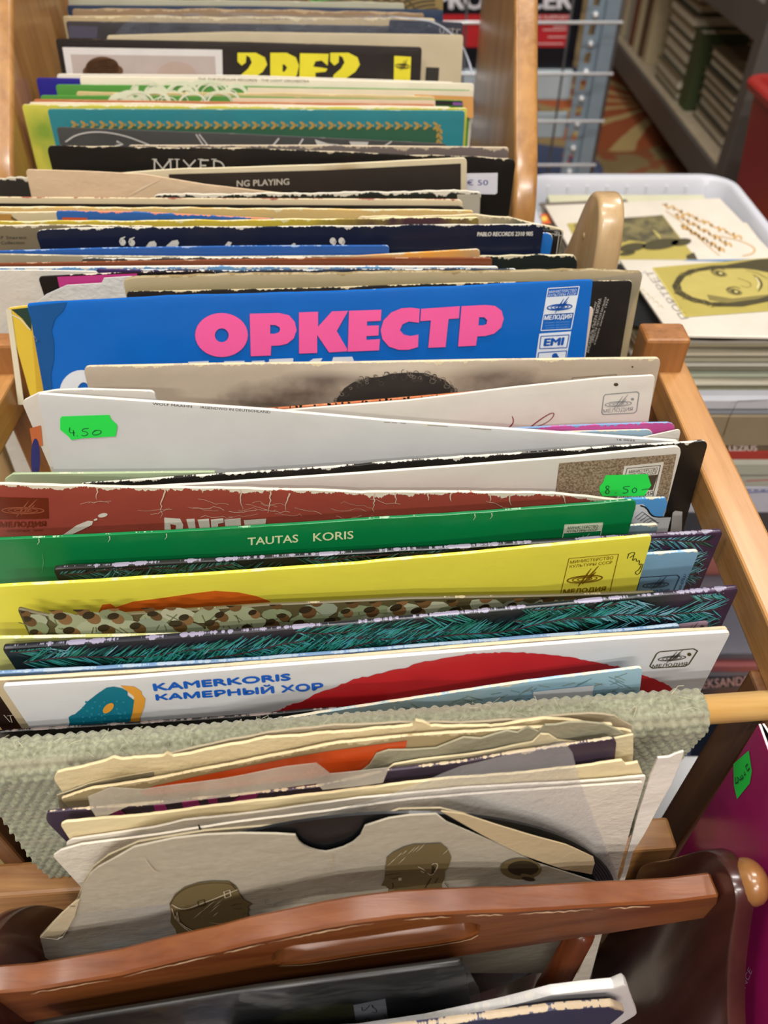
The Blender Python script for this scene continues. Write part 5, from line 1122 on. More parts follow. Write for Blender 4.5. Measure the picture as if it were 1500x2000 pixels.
S7('yellowed cream sleeve with frayed top, right before the purple-black one', [(118, 1611), (128, 1606), (200, 1599), (290, 1592), (480, 1568), (650, 1548), (860, 1523), (1000, 1512), (1150, 1496), (1215, 1486), (1222, 1494), (1246, 1490), (1257, 1516)], .1335, paper('#e3d2a6', .5, stain_amt=.35), .082, .0012, .0004, name='paper_sleeve', cat='paper sleeve')
S7('thin white inner paper sleeve behind the front ten-inch sleeves', [(128, 1648), (140, 1640), (300, 1617), (318, 1613), (360, 1603), (480, 1590), (700, 1560), (900, 1540), (1120, 1528), (1262, 1516)], .1315, paper('#ddd5c6', .6, stain_amt=.08), .084, .001, .0002, name='paper_sleeve', cat='paper sleeve')
s = S7('white paper sleeve with dark pen mark at the top, nearest behind the envelope', [(103, 1672), (118, 1662), (160, 1650), (300, 1632), (480, 1604), (640, 1585), (800, 1562), (1000, 1546), (1256, 1528)], .1292, paper('#d8cfbf', .8, stain_amt=.06), .086, .001, .0002, name='paper_sleeve', cat='paper sleeve')
a = s.art('pen_mark'); a.ribbon([(388, 1609), (391, 1618), (394, 1628)], [3, 4.5, 2], INKDARK); a.done()
Sheet('paper_sleeve', 'white folded paper flap sticking up at the right end behind the handle', [(1180, 1800), (1215, 1700), (1228, 1640), (1250, 1570), (1272, 1510), (1284, 1478), (1306, 1476), (1318, 1470), (1334, 1464), (1330, 1482), (1308, 1530), (1280, 1580), (1256, 1620), (1236, 1655), (1216, 1730), (1205, 1800)], .1235, paper('#e6dfd2', .5, stain_amt=.05), k=.09, t=.0008, wave=.0008, wl=.07, lean=2.5, group=G7, sub=.006)
Sheet('plastic_inner_bag', 'crumpled clear plastic bag draped over the white ten-inch sleeves', [(588, 1604), (640, 1590), (760, 1552), (830, 1528), (900, 1500), (1000, 1470), (1060, 1456), (1102, 1449), (1118, 1470), (1128, 1510), (1145, 1560), (1165, 1610), (1190, 1670), (1212, 1726), (1205, 1800), (900, 1800), (800, 1640), (700, 1620), (600, 1640)], .1270, clear_film('inner_bag', (.97, .97, .98), .13, .16, .8, '#e4e2df'), k=.09, t=.0002, wave=.0006, wl=.05, lean=2.5, cat='plastic bag', sub=.006)
# ---- paper envelope with two heads and the shellac disc in it
env = empty('paper_envelope', (0, .121, .02)); tag(env, 'grey paper record envelope with two brown profile heads and thumb notch', 'record envelope')
ENV = cover('#b3aa96', '#b3aa96', 0, .7, .06, grime_amt=.2, bump=.9, blobs=((.14, .045, .15, .03, '#a6b3b8', .95), (.05, .0, .035, .045, '#9a9698', .5)))
bk = [(78, 1829), (120, 1785), (150, 1758), (165, 1718), (182, 1693), (212, 1670), (270, 1645), (400, 1623), (520, 1613), (570, 1612), (600, 1640), (700, 1640), (716, 1602), (780, 1582), (860, 1581), (905, 1591), (1000, 1617), (1110, 1651), (1158, 1679), (1164, 1704), (1172, 1718), (1176, 1760), (1130, 1900), (130, 1900)]
b0 = Sheet('back_sheet', None, bk, .1197, paper('#b8aa8b', .5, stain_amt=.1), k=.098, t=.0007, wave=.0003, wl=.1, lean=2.5, parent=env, ref=[(78, 1829), (1176, 1722)], sub=.008)
notch = [(577, 1631), (583, 1643), (592, 1651), (604, 1657), (620, 1662), (637, 1664), (650, 1661), (670, 1655), (690, 1645), (704, 1632), (713, 1613)]
ft = [(88, 1872), (78, 1832), (112, 1836), (122, 1832), (140, 1803), (152, 1768), (163, 1730), (175, 1708), (192, 1694), (222, 1678), (262, 1656), (340, 1640), (400, 1633), (470, 1629), (540, 1629)] + notch + [(760, 1598), (800, 1592), (852, 1590), (872, 1606), (900, 1618), (960, 1644), (1000, 1661), (1048, 1687), (1110, 1706), (1164, 1723), (1170, 1800), (1130, 1900), (130, 1900)]
fs_ = Sheet('front_sheet', None, ft, .1152, ENV, k=.098, t=.0007, wave=.0003, wl=.11, lean=2.5, parent=env, ref=[(78, 1829), (1176, 1722)], sub=.008)
fd = Sheet('folded_corner', None, [(862, 1586), (905, 1590), (1000, 1617), (1105, 1650), (1160, 1678), (1163, 1690), (1157, 1712), (1100, 1700), (1020, 1668), (940, 1628)], .1142, paper('#bdaa86', .4, stain_amt=.1), k=.098, t=.0005, wave=.0008, wl=.06, lean=2.5, parent=env, ref=[(78, 1829), (1176, 1722)], sub=.006)
fe = Sheet('folded_corner', None, [(79, 1830), (112, 1794), (140, 1768), (155, 1758), (146, 1790), (132, 1814), (112, 1834)], .1142, paper('#c2b292', .4, stain_amt=.1), k=.098, t=.0005, wave=.0003, wl=.06, lean=2.5, parent=env, ref=[(78, 1829), (1176, 1722)], sub=.006)
def cE(p): return [(500 + x / 2.885, 1580 + y / 2.885) for x, y in p]
def cD(p): return [(0 + x / 2.885, 1580 + y / 2.885) for x, y in p]
HD = M('#756543', .55, .2, .05); DK = M('#3c3222', .55, .2); LT = M('#cdbf9f', .55, .2)
a = fs_.art('printed_male_head', 2)
a.poly(cE([(704, 420), (722, 383), (724, 355), (730, 300), (735, 262), (770, 233), (830, 203), (890, 187), (960, 186), (1040, 182), (1076, 213), (1100, 262), (1086, 310), (1062, 340), (1060, 380), (1042, 420), (1055, 470), (1080, 540), (880, 540), (850, 480), (800, 475), (755, 470), (742, 448), (748, 440), (736, 432), (732, 424)]), HD)
a.ribbon(cE([(722, 357), (760, 350), (818, 344)]), [1.5, 3, 1], DK, .0003); a.ribbon(cE([(750, 372), (775, 376), (800, 366), (815, 362)]), [1, 3, 2, .6], DK, .0003); a.poly(cE([(800, 370), (818, 368), (818, 384), (802, 388)]), LT, dn=.0003)
a.ribbon(cE([(944, 442), (962, 410), (985, 372)]), 2, DK, .0003); a.ribbon(cE([(985, 300), (1005, 288), (1022, 295), (1018, 318), (1002, 342), (985, 360), (965, 345)]), [1, 3, 2, 2, 2, 2, 1], LT, .0003, smooth=1); a.poly(cE([(990, 305), (1008, 310), (1000, 345), (985, 350)]), DK, dn=.00035)
a.ribbon(cE([(910, 308), (935, 320), (950, 330), (925, 332), (945, 342)]), 2.2, LT, .0003)
for (x, y, l) in ((740, 300, 60), (790, 255, 40), (820, 240, 36), (850, 238, 60), (880, 225, 50), (900, 225, 60), (1050, 240, 40), (800, 290, 50)): a.ribbon(cE([(x, y), (x + l * .5, y - l * .45), (x + l * .8, y - l * .75)]), [.5, 2, .4], LT, .0003)
a.ribbon(cE([(765, 400), (772, 415), (768, 428)]), 1.6, DK, .0003); a.ribbon(cE([(748, 441), (775, 438)]), 2.2, LT, .0003); a.ribbon(cE([(1005, 400), (1025, 372)]), 1.5, DK, .0003); a.ribbon(cE([(1060, 400), (1085, 430), (1120, 440)]), 1.2, DK, .0003); a.done('brown profile of a man facing left')
a = fs_.art('printed_cap_head', 2)
a.poly(cD([(955, 522), (985, 472), (1040, 432), (1120, 406), (1200, 398), (1290, 401), (1330, 430), (1350, 470), (1375, 502), (1416, 522), (1396, 541), (1402, 560), (1394, 574), (1404, 602), (1372, 622), (1330, 640), (1310, 720), (1150, 760), (1010, 740), (990, 662), (962, 622), (966, 572)]), HD)
a.ribbon(cD([(970, 520), (1010, 545), (1060, 545), (1120, 522), (1200, 495), (1260, 470), (1340, 440)]), [2, 4, 3, 4, 3, 4, 2], LT, .0003, smooth=1); a.ribbon(cD([(985, 555), (1060, 555), (1130, 530), (1220, 498), (1290, 470)]), [1, 2, 3, 2, 1], DK, .00035, smooth=1)
a.ribbon(cD([(960, 520), (990, 470), (1050, 430), (1130, 408), (1220, 402), (1300, 408), (1330, 440)]), 1.4, DK, .0003, smooth=1)
a.frame(cD([(1262, 450), (1295, 440), (1302, 475), (1270, 486)]), 2, LT, .0004); a.frame(cD([(1115, 505), (1150, 495), (1160, 525), (1122, 534)]), 1.8, DK, .0004)
for i in range(5): a.ribbon(cD([(975 + i * 10, 560 + i * 14), (1010 + i * 12, 620 + i * 8), (1060 + i * 20, 665 + i * 4), (1120 + i * 20, 690)]), [1, 3, 2.4, 1], (LT, DK)[i % 2], .0003 + .00003 * i, smooth=1)
a.ribbon(cD([(970, 540), (990, 600), (1000, 560), (1010, 610)]), 2, LT, .0004)
for (x, y, l) in ((1090, 600, 60), (1140, 560, 70), (1180, 570, 60), (1200, 540, 50), (1200, 590, 30)): a.ribbon(cD([(x, y), (x + l * .6, y - l * .5), (x + l, y - l * .8)]), [.5, 2.6, .5], LT, .0003)
a.ribbon(cD([(1300, 532), (1330, 522), (1362, 518)]), [1, 2.4, 1], DK, .0003); a.ribbon(cD([(1320, 546), (1345, 550), (1366, 540)]), [1, 2.4, 1], DK, .0003); a.ribbon(cD([(1366, 578), (1394, 574)]), 1.6, DK, .0003); a.ribbon(cD([(1180, 622), (1260, 632), (1330, 622)]), [.8, 2, .8], LT, .0003, smooth=1); a.done('brown profile of a woman in a cap facing right')
a = fs_.art('printed_goggles', 2)
a.poly(oval(1017, 1694, 40, 21), HD); a.poly(oval(1021, 1692, 30, 15), DK, dn=.0002); a.ell(1029, 1708, 14, 5, HD, 15, .0003); a.ell(1031, 1712, 13, 4, DK, 10, .0004); a.done()
a = fs_.art('pencil_writing', 2); pc = M('#7e8381', .7)
a.ribbon([(525, 1755), (519, 1752), (517, 1760), (524, 1764), (530, 1762)], .9, pc, smooth=1)
rg = random.Random(6); p = [(535, 1762)]
for i in range(50): p.append((535 + i * 2.4, 1762 - i * .55 + (-1) ** i * rg.uniform(1, 5)))
a.ribbon(p, .7, pc); a.ribbon([(552, 1736), (540, 1730), (536, 1735)], .8, M('#55524a')); a.done()
a = fs_.art('creases', 2)
a.ribbon([(283, 1672), (292, 1686), (304, 1700), (318, 1700)], [.6, 1.6, 2, .5], M('#cfc4ac'), smooth=1); a.ribbon([(650, 1664), (651, 1680), (648, 1700)], [.5, 1.6, .5], M('#cbb894')); a.ribbon([(137, 1764), (148, 1764)], 3, M('#6f6145')); a.done()
# disc
dF = Face(atY(78, 1829, .1167, .098), b0.U, b0.V, .26)
u, v = dF.uv(668, 1588); ctr = dF.pos(u, v - .1285, -.0009)
bm = bmesh.new(); bmesh.ops.create_cone(bm, cap_ends=True, segments=96, radius1=.125, radius2=.125, depth=.0010, matrix=Matrix.Translation((0, 0, 0)) @ dF.N.to_track_quat('Z', 'Y').to_matrix().to_4x4())
def groove_mat():
    m, nt, b = new_mat('shellac_grooves'); n = N(nt)
    co = n.add('ShaderNodeTexCoord').outputs['Object']
    ln = n.add('ShaderNodeVectorMath', operation='LENGTH'); n.link(co, ln.inputs[0])
    w = n.math('SINE', n.math('MULTIPLY', ln.outputs['Value'], 5200.0))
    b.inputs['Base Color'].default_value = lin('#0d0f12'); b.inputs['Roughness'].default_value = .3; b.inputs['Specular IOR Level'].default_value = .6
    n.link(n.bump(w, .25, .0003), b.inputs['Normal']); return m
GROOVE = groove_mat()
o = from_bm('shellac_record', bm, GROOVE, None, ctr); tag(o, 'black shellac record in the grey envelope, showing at the thumb notch', 'record')

# ================================================================== front bay of the magazine rack
GFB = 'records in the front bay of the magazine rack'
s = Sleeve('record_sleeve', 'black sleeve in a plastic bag with a paper price slip, under the handle rail', [(60, 2010), (500, 1938), (905, 1884)], .0815, cover('#1d1b17', '#2c2a26', .0004, .3, .03), k=.10, lean=0, group=GFB, t=.003)
a = s.art('olive_print'); a.poly([(500, 2010), (560, 1975), (640, 1958), (720, 1960), (760, 1985), (740, 2040), (500, 2040)], M('#5d5a26', .4)); a.done()
a = s.art('price_slip', 1); a.poly([(690, 1960), (752, 1947), (764, 2030), (700, 2030)], M('#eceaf0', .6)); st = a.done('white handwritten price slip')
a = s.art('handwritten_price', 2); ink = M('#4a4560', .6)
a.ribbon([(706, 1962), (708, 1972), (716, 1966), (722, 1958)], 1.5, ink, smooth=1); a.ribbon([(726, 1972), (736, 1974), (734, 1966), (728, 1964), (726, 1958)], 1.5, ink, smooth=1); a.ribbon([(750, 1978), (754, 1984)], 1.5, ink); a.ribbon([(712, 1992), (718, 1980), (724, 1996), (736, 1986), (746, 1992), (742, 2000)], 1.6, ink, smooth=1); a.done(parent=st)
Sheet('plastic_outer_bag', 'clear plastic bag over the black sleeve under the handle rail', [(60, 2014), (500, 1934), (880, 1882), (908, 1882), (935, 1930), (960, 2040), (60, 2040)], .0780, clear_film('front_bag', body=.0, wr=.25, rough=.2, haze='#1c1d20'), k=.10, lean=0, t=.0002, wave=.0008, wl=.05, cat='plastic bag', sub=.006)
s = Sleeve('record_sleeve', 'crumpled white sleeve with torn corner at the very front of the magazine rack', [(460, 2032), (700, 2020), (830, 2001), (990, 1967), (1080, 1944), (1140, 1936), (1200, 1930), (1214, 1914), (1226, 1926), (1240, 1968), (1246, 1980)], .0705, cover('#d3d0cc', '#e2ddd2', .001, .5, bump=.8), k=.10, lean=0, group=GFB, t=.004, cols=40, torn=.0003)
Sleeve('record_sleeve', 'dark indigo sleeve in front of the crumpled white one, bottom of the photo', [(560, 2040), (830, 2008), (960, 1990), (1080, 1974), (1196, 1966), (1222, 1976)], .0650, cover('#34364f', '#b7a488', .0017, .45), k=.10, lean=0, group=GFB, t=.003, torn=.0003, cols=40)

# ================================================================== magenta gatefold standing at the right
T1 = atY(1481, 1413, .1632); d1 = Vector((-.015, -1, 0)).normalized()
gt = empty('gatefold_sleeve', (T1.x, T1.y - .13, 0)); tag(gt, 'magenta gatefold record sleeve with a green price tag standing at lower right', 'record sleeve')
go = Vector(gt.location); gf = Face(T1, d1, (-.03, .0, 1), .27)
def quadpanel(name, P, d, L, H, th, nrm, mats):
    bm = bmesh.new(); up = gf.V
    q = [P, P + d * L, P + d * L - up * H, P - up * H]
    nn = nrm * th
    a = [bm.verts.new(p - go) for p in q]; b_ = [bm.verts.new(p + nn - go) for p in q]
    bm.faces.new(a).material_index = 0; bm.faces.new(b_[::-1]).material_index = 1
    for i in range(4): bm.faces.new((a[i], a[(i + 1) % 4], b_[(i + 1) % 4], b_[i])).material_index = 2
    bmesh.ops.recalc_face_normals(bm, faces=bm.faces); return bevel_mod(from_bm(name, bm, mats, gt), .0004)
mg_face = M('#b3226c', .22, .6, .06); blk = M('#15131a', .35); wh_e = M('#dedad6', .6)
quadpanel('front_panel', T1, d1, .26, T1.z - .0005, .0012, -gf.N, [mg_face, blk, wh_e])
d2 = Vector((.22, -.97, 0)).normalized(); n2 = Vector((d2.y, -d2.x, 0))
quadpanel('back_panel', T1 - gf.N * .0015, d2, .26, T1.z - .0005, .0012, -n2, [blk, mg_face, wh_e])
class _G: location = go
a = Art(gf, gt, 'price_sticker'); a.o = go; a.poly([(1434, 1492), (1464, 1466), (1470, 1506), (1466, 1530), (1441, 1561), (1435, 1534)], GREENTAG); st = a.done('green price sticker')
a = Art(gf, gt, 'handwritten_price', 2); a.o = go
for p in ([(1440, 1518), (1440, 1530), (1445, 1528), (1446, 1520), (1443, 1518)], [(1448, 1522), (1451, 1524)], [(1452, 1514), (1456, 1518), (1452, 1522), (1450, 1516)], [(1457, 1508), (1460, 1512), (1457, 1514)], [(1464, 1492), (1460, 1498), (1464, 1506), (1468, 1500)]): a.ribbon(p, 1.4, PEN)
a.done(parent=st)
a = Art(gf, gt, 'cover_lettering'); a.o = go; wl = M('#c9a9bd', .4)
a.ribbon([(1452, 1828), (1443, 1848), (1451, 1864), (1459, 1856)], 2.6, wl); a.ribbon([(1443, 1848), (1449, 1845)], 2, wl)
a.text('EXPERIENCE', [(1424, 1986), (1464, 1888), (1471, 1897), (1432, 1996)], wl); a.done()

# ================================================================== things at the right of the racks
def in_out_box(name, lo, hi, wall, mat, root, rim=0.0, taper=0.0, rcorner=.03):
    """open plastic tub: rounded corners, tapered walls, a rolled rim"""
    x0, y0, z0 = lo; x1, y1, z1 = hi; o0 = Vector(root.location) if root else Vector((0, 0, 0))
    def ring(off, z):
        pts = []; r = max(rcorner + off, .004)
        for cx, cy, a0 in ((x1 + off - r, y1 + off - r, 0), (x0 - off + r, y1 + off - r, 90), (x0 - off + r, y0 - off + r, 180), (x1 + off - r, y0 - off + r, 270)):
            for i in range(9):
                a = math.radians(a0 + 90 * i / 8); pts.append(Vector((cx + r * math.cos(a), cy + r * math.sin(a), z)))
        return pts
    bm = bmesh.new()
    prof = [(-taper, z0), (0, z1 - .012), (rim, z1 - .011), (rim + .001, z1 - .003), (rim - .002, z1), (-wall + .002, z1), (-wall - .001, z1 - .003), (-wall - taper, z0 + wall)]
    rs = [[bm.verts.new(p - o0) for p in ring(o, z)] for o, z in prof]
    for a, b_ in zip(rs, rs[1:]):
        for i in range(len(a)): bm.faces.new((a[i], a[(i + 1) % len(a)], b_[(i + 1) % len(a)], b_[i]))
    bm.faces.new(rs[0][::-1]); bm.faces.new(rs[-1])
    bmesh.ops.recalc_face_normals(bm, faces=bm.faces)
    o = from_bm(name, bm, mat, root, (0, 0, 0), smooth=True); md = o.modifiers.new('n', 'EDGE_SPLIT'); md.split_angle = math.radians(40); return o
def plastic(hexc, trans=.0, rough=.3):
    key = 'plastic_%s' % hexc
    if key in MATS: return MATS[key]
    m, nt, b = new_mat(key); b.inputs['Base Color'].default_value = lin(hexc); b.inputs['Roughness'].default_value = rough
    b.inputs['Subsurface Weight'].default_value = trans; b.inputs['Subsurface Radius'].default_value = (.01, .01, .01); b.inputs['Subsurface Scale'].default_value = .5; return m
tr = empty('storage_tray', (.28, .70, .222)); tag(tr, 'translucent white plastic tray of small records beside the beech rack', 'plastic tray')
in_out_box('tub', (.163, .488, .224), (.397, .907, .265), .003, plastic('#c6c8d0'), tr, rim=.008, taper=.004)
bm = bmesh.new(); to = Vector(tr.location)
for i in range(9): bm_box(bm, Vector((.19 + i * .023, .9005, .232)) - to, Vector((.193 + i * .023, .9035, .256)) - to)
o = from_bm('wall_ribs', bm, plastic('#d8dbe2'), tr); o['kind'] = 'stuff'
ct = empty('cardboard_box', (.28, .70, .2205)); tag(ct, 'shallow taupe cardboard box with a cut flap under the plastic tray', 'box'); co_ = Vector(ct.location)
TAUPE = M('#8f7f66', .8, .2, .04)
X0, X1, Y0, Y1, Za, Zb = .150, .409, .4745, .9205, .2208, .2505
for nm, lo, hi in (('front_wall', (X0, Y0, Za), (X1, Y0 + .003, Zb)), ('back_wall', (X0, Y1 - .003, Za), (X1, Y1, Zb)), ('left_wall', (X0, Y0 + .003, Za), (X0 + .003, Y1 - .003, Zb)), ('right_wall', (X1 - .003, Y0 + .003, Za), (X1, Y1 - .003, Zb)), ('bottom', (X0 + .003, Y0 + .003, Za), (X1 - .003, Y1 - .003, Za + .0025))):
    rbox(nm, lo, hi, TAUPE, ct, .0006)
cf = Face((X0, Y0, Zb), (1, 0, 0), (0, 0, 1), X1 - X0); a = Art(cf, ct, 'flap_cut'); a.o = co_
a.ribbon([(1412, 852), (1424, 815), (1440, 783), (1520, 780)], 1.6, M('#4a3f30', .8)); a.done()

G1 = 'flat cases stacked under the cardboard box'
STK = [('disc_box', 'thin dark beige flat box directly under the taupe cardboard box', .2140, .2206, '#6a5c4a', None), ('disc_box', 'red-spined flat box set with white lettering in the stack by the rail', .2030, .2138, '#a83a32', 'LEZLO'),
       ('disc_box', 'thick pale grey flat box under the red-spined one', .1745, .2028, '#a9aa9c', None), ('disc_box', 'white disc case stack box with pink and blue lines', .1430, .1743, '#b9bac6', 'lines'),
       ('disc_box', 'dark grey flat box near the middle of the stack by the rail', .1000, .1428, '#3d3d42', None), ('disc_box', 'dull pink flat box low in the stack by the rail', .0530, .0998, '#9c6058', None), ('disc_box', 'grey flat box at the bottom of the stack by the rail', .0, .0528, '#7d7d7a', None)]
rg = random.Random(4)
for nm, lb, z0, z1, c, ex in STK:
    dx = rg.uniform(-.004, .004); sl = Slab(nm, lb, (.205 + dx, .476, z1), (1, 0, 0), (0, 0, 1), .20, z1 - z0, .135, M(c, .35, .5, .05), 'box', G1, .001)
    if ex == 'LEZLO': a = sl.art('spine_lettering'); a.text('LEZIUS', [(1424, 869), (1478, 869), (1478, 880), (1424, 880)], M('#d8c3bb'), bold=0.50).done()
    elif ex == 'lines':
        a = sl.art('spine_print'); a.ribbon([(1456, 939), (1540, 935)], 2.4, M('#b8475c')); a.ribbon([(1456, 962), (1540, 958)], 2.2, M('#3b4a9a'))
        for i in range(5): a.ribbon([(1458 + i * 14, 957), (1467 + i * 14, 957)], 3, M('#4a5694'))
        a.done()
    elif z1 == .2028: a = sl.art('spine_print'); a.ribbon([(1420, 902), (1520, 902)], 14, M('#c6c8b8')); a.ribbon([(1425, 928), (1530, 928)], 3, M('#77746a')); a.done()

# small records lying in the tray
G2 = 'small records piled in the front of the tray'
pal = ['#d8d2c0', '#c9c7a8', '#e2ddcf', '#b9b394', '#d5d3b4', '#a89f86', '#dcd5c0', '#c7cfb8', '#8f8a78', '#e0dccf', '#bdb79e', '#d9d0b8']
pal += ['#cfc9a9', '#e4dfd2', '#b7b5a0']; desc = ['ivory', 'pale khaki', 'chalk white', 'olive beige', 'pale green-cream', 'tan grey', 'cream', 'celadon', 'ash grey', 'milk white', 'putty', 'wheat', 'sand', 'bone white', 'dove grey']
n_ = 15
for i in range(n_):
    z1 = .2320 + i * .0040; tilt = math.radians(2 + 4.0 * i / n_) * 0 + 0
    dx = rg.uniform(-.006, .006); dy = rg.uniform(-.006, .004); th = .0028
    Slab('small_record_sleeve', '%s edge in the tray pile, %s from the bottom' % (desc[i], ['lowest', 'second', 'third', 'fourth', 'fifth', 'sixth', 'seventh', 'eighth', 'ninth', 'tenth', 'eleventh', 'twelfth', 'thirteenth', 'fourteenth', 'fifteenth'][i]), (.202 + dx, .672 + dy, .2315 + i * .0034), (1, 0, 0), (0, 1, -(.0004 + i * .0018) / .168), .18, .168, th, cover(pal[i], pal[i], 0, .6), 'record sleeve', G2, .0005)
cx, cy = .300, .625
bm = bmesh.new(); bmesh.ops.create_cone(bm, cap_ends=True, segments=64, radius1=.0875, radius2=.0875, depth=.0014)
o = from_bm('small_record', bm, GROOVE, None, (.252, .5765, .2965)); o.rotation_euler = (math.radians(-8.7), 0, 0); tag(o, 'bare black small record sliding out of the tray pile', 'record')
Slab('small_record_sleeve', 'bright blue small sleeve near the top of the tray pile', (.275, .660, .2862), (1, .03, 0), (-.03, 1, -.16), .10, .166, .0008, cover('#2f78b5', '#cfd8de', 0, .4), 'record sleeve', G2, .0004)
c_a = Vector((.2125, .6505, .2914)); 
sl = Slab('small_record_sleeve', 'cream small sleeve with a sideways smiling portrait, topmost in the tray', c_a, (1, -.035, 0), (.035, 1, -.165), .178, .172, .0022, cover('#d9d2c4', '#e3dccb', 0, .35), 'record sleeve', G2, .0006)
OLV = M('#b3a455', .4, .4, .04); DKO = M('#4d4730', .45, .3, .06); MID = M('#857a46', .45, .3)
a = sl.art('portrait_print'); a.poly([(1275, 524), (1560, 500), (1640, 598), (1338, 620)], OLV); a.frame([(1275, 524), (1560, 500), (1640, 598), (1338, 620)], 2, M('#d9cb6a'), .0002)
a.poly([(1312, 560), (1322, 542), (1345, 528), (1390, 520), (1440, 518), (1500, 520), (1540, 540), (1540, 570), (1500, 590), (1450, 600), (1400, 600), (1350, 590), (1320, 575)], DKO, dn=.0003)
a.poly([(1328, 556), (1338, 542), (1362, 532), (1400, 527), (1450, 526), (1500, 532), (1525, 550), (1520, 572), (1480, 584), (1430, 592), (1390, 592), (1352, 582), (1332, 570)], M('#bfb062', .4), dn=.0004)
for (x, y) in ((1404, 536), (1434, 572)): a.ell(x, y, 16, 6, MID, 12, .0005); a.ell(x + 2, y, 9, 4, DKO, 12, .0006); a.ell(x + 3, y, 4, 2, M('#cfc27c'), 12, .0007); a.ribbon([(x - 16, y - 3), (x - 12, y - 8), (x + 2, y - 10), (x + 12, y - 6)], [1, 4, 4, 1], DKO, .0006, smooth=1)
a.ribbon([(1440, 545), (1462, 552), (1468, 560), (1458, 564), (1446, 560)], 2, MID, .0006, smooth=1); a.ribbon([(1470, 538), (1484, 548), (1488, 560), (1480, 572)], [1, 4, 4, 1], DKO, .0006, smooth=1); a.ribbon([(1476, 544), (1482, 556), (1478, 566)], 3, M('#ddd3a0'), .0007); a.ribbon([(1456, 530), (1476, 534), (1498, 546)], 1.6, DKO, .0006, smooth=1)
for _ in range(60):
    t = rg.uniform(1.7, 4.4); rr = rg.uniform(.92, 1.05); x = 1425 + 108 * rr * math.cos(t); y = 560 + 38 * rr * math.sin(t); a.ribbon([(x, y), (x + rg.uniform(-4, 8), y + rg.uniform(-4, 4)), (x + rg.uniform(-2, 12), y + rg.uniform(-6, 6))], [.6, 2.4, .5], rg.choice((DKO, MID)), .00065)
a.poly([(1380, 577), (1430, 585), (1500, 577), (1520, 560), (1518, 574), (1480, 586), (1420, 594), (1385, 588)], MID, dn=.0005)
a.poly([(1418, 519), (1480, 508), (1560, 504), (1570, 540), (1520, 538), (1470, 528)], DKO, dn=.0005)
a.done(); a = sl.art('cover_lettering'); a.text('ПОРТРЕТ', [(1330, 624), (1258, 530), (1272, 528), (1346, 622)], M('#a39c8f'))
for i in range(6): a.ribbon([(1240 + i * 9, 560 + i * 8), (1246 + i * 9, 556 + i * 8), (1250 + i * 9, 562 + i * 8)], 2, M('#cfc090'))
a.done()
G3 = 'small records lying in the back of the tray'
for i in range(6):
    z1 = .2320 + i * .0040; Slab('small_record_sleeve', '%s sleeve in the rear tray pile, %s from the bottom' % (['straw', 'smoke', 'oyster', 'buff', 'stone', 'eggshell'][i], ['lowest', 'second', 'third', 'fourth', 'fifth', 'sixth'][i]), (.186 + rg.uniform(-.004, .004), .886, z1), (1, 0, 0), (0, 1, 0), .18, .16, .0032, cover(pal[(i * 5) % 12], pal[i], 0, .6), 'record sleeve', G3, .0005)
sl = Slab('small_record_sleeve', 'grey-brown small sleeve with an orange patch at the tray\'s left corner', (.173, .85, .2580), (1, .1, 0), (-.1, 1, 0), .10, .12, .002, cover('#6a5f55', '#6a5f55', 0, .5), 'record sleeve', G3, .0005)
a = sl.art('orange_patch'); a.poly([(1056, 419), (1070, 418), (1076, 437), (1060, 438)], M('#d8632f')); a.ell(1063, 428, 6, 5, M('#e8c85a'), dn=.0002); a.done()
sl = Slab('small_record_sleeve', 'cream small sleeve with dark landscape photo and gold handwriting in the tray', (.1763, .832, .2630), (1, .095, 0), (-.095, 1, 0), .198, .158, .002, cover('#dcd4c5', '#e6dfd0', 0, .35), 'record sleeve', G3, .0006)
a = sl.art('photo_print'); a.poly([(1107, 437), (1215, 430), (1294, 420), (1362, 508), (1150, 522)], OLV)
a.poly([(1120, 440), (1160, 424), (1210, 427), (1293, 421), (1330, 470), (1300, 478), (1260, 474), (1230, 470), (1200, 480), (1140, 476)], mottled('#4f4a34', '#7d744c', 45.0, .45), dn=.0002)
for (x, y, rx, ry) in ((1235, 484, 26, 8), (1290, 478, 36, 10), (1330, 474, 20, 7), (1225, 496, 16, 4)): a.ell(x, y, rx, ry, DKO, -8, .0004)
a.poly([(1340, 500), (1355, 494), (1362, 508), (1342, 510)], DKO, dn=.0004); a.ribbon([(1275, 450), (1285, 460), (1290, 470)], [2, 6, 1], M('#c2b468'), .0004); a.done()
a = sl.art('gold_handwriting'); gl = M('#c9983a', .45)
for (x0, y0, x1, y1) in ((1294, 398, 1452, 468), (1318, 418, 1430, 482), (1330, 440, 1415, 492)):
    p = []; L_ = 26
    for i in range(L_ * 2): f = i / (L_ * 2); p.append((x0 + (x1 - x0) * f + 3 * math.sin(i * 1.3), y0 + (y1 - y0) * f + 6 * math.sin(i * 1.9) * (.4 + .6 * abs(math.sin(i * .37)))))
    a.ribbon(p, 3.6, gl, smooth=1)
a.ribbon([(1300, 412), (1340, 440), (1370, 470), (1405, 500)], 2, gl, smooth=1); a.ribbon([(1405, 462), (1445, 470), (1475, 484), (1472, 496), (1450, 500)], 3, gl, smooth=1); a.done()
Slab('small_record_sleeve', 'plain cream small sleeve corner at the right side of the tray', (.376, .80, .2580), (1, 0, 0), (0, 1, 0), .012, .08, .002, cover('#d6cbb4', '#d6cbb4', 0, .5), 'record sleeve', G3, .0005)

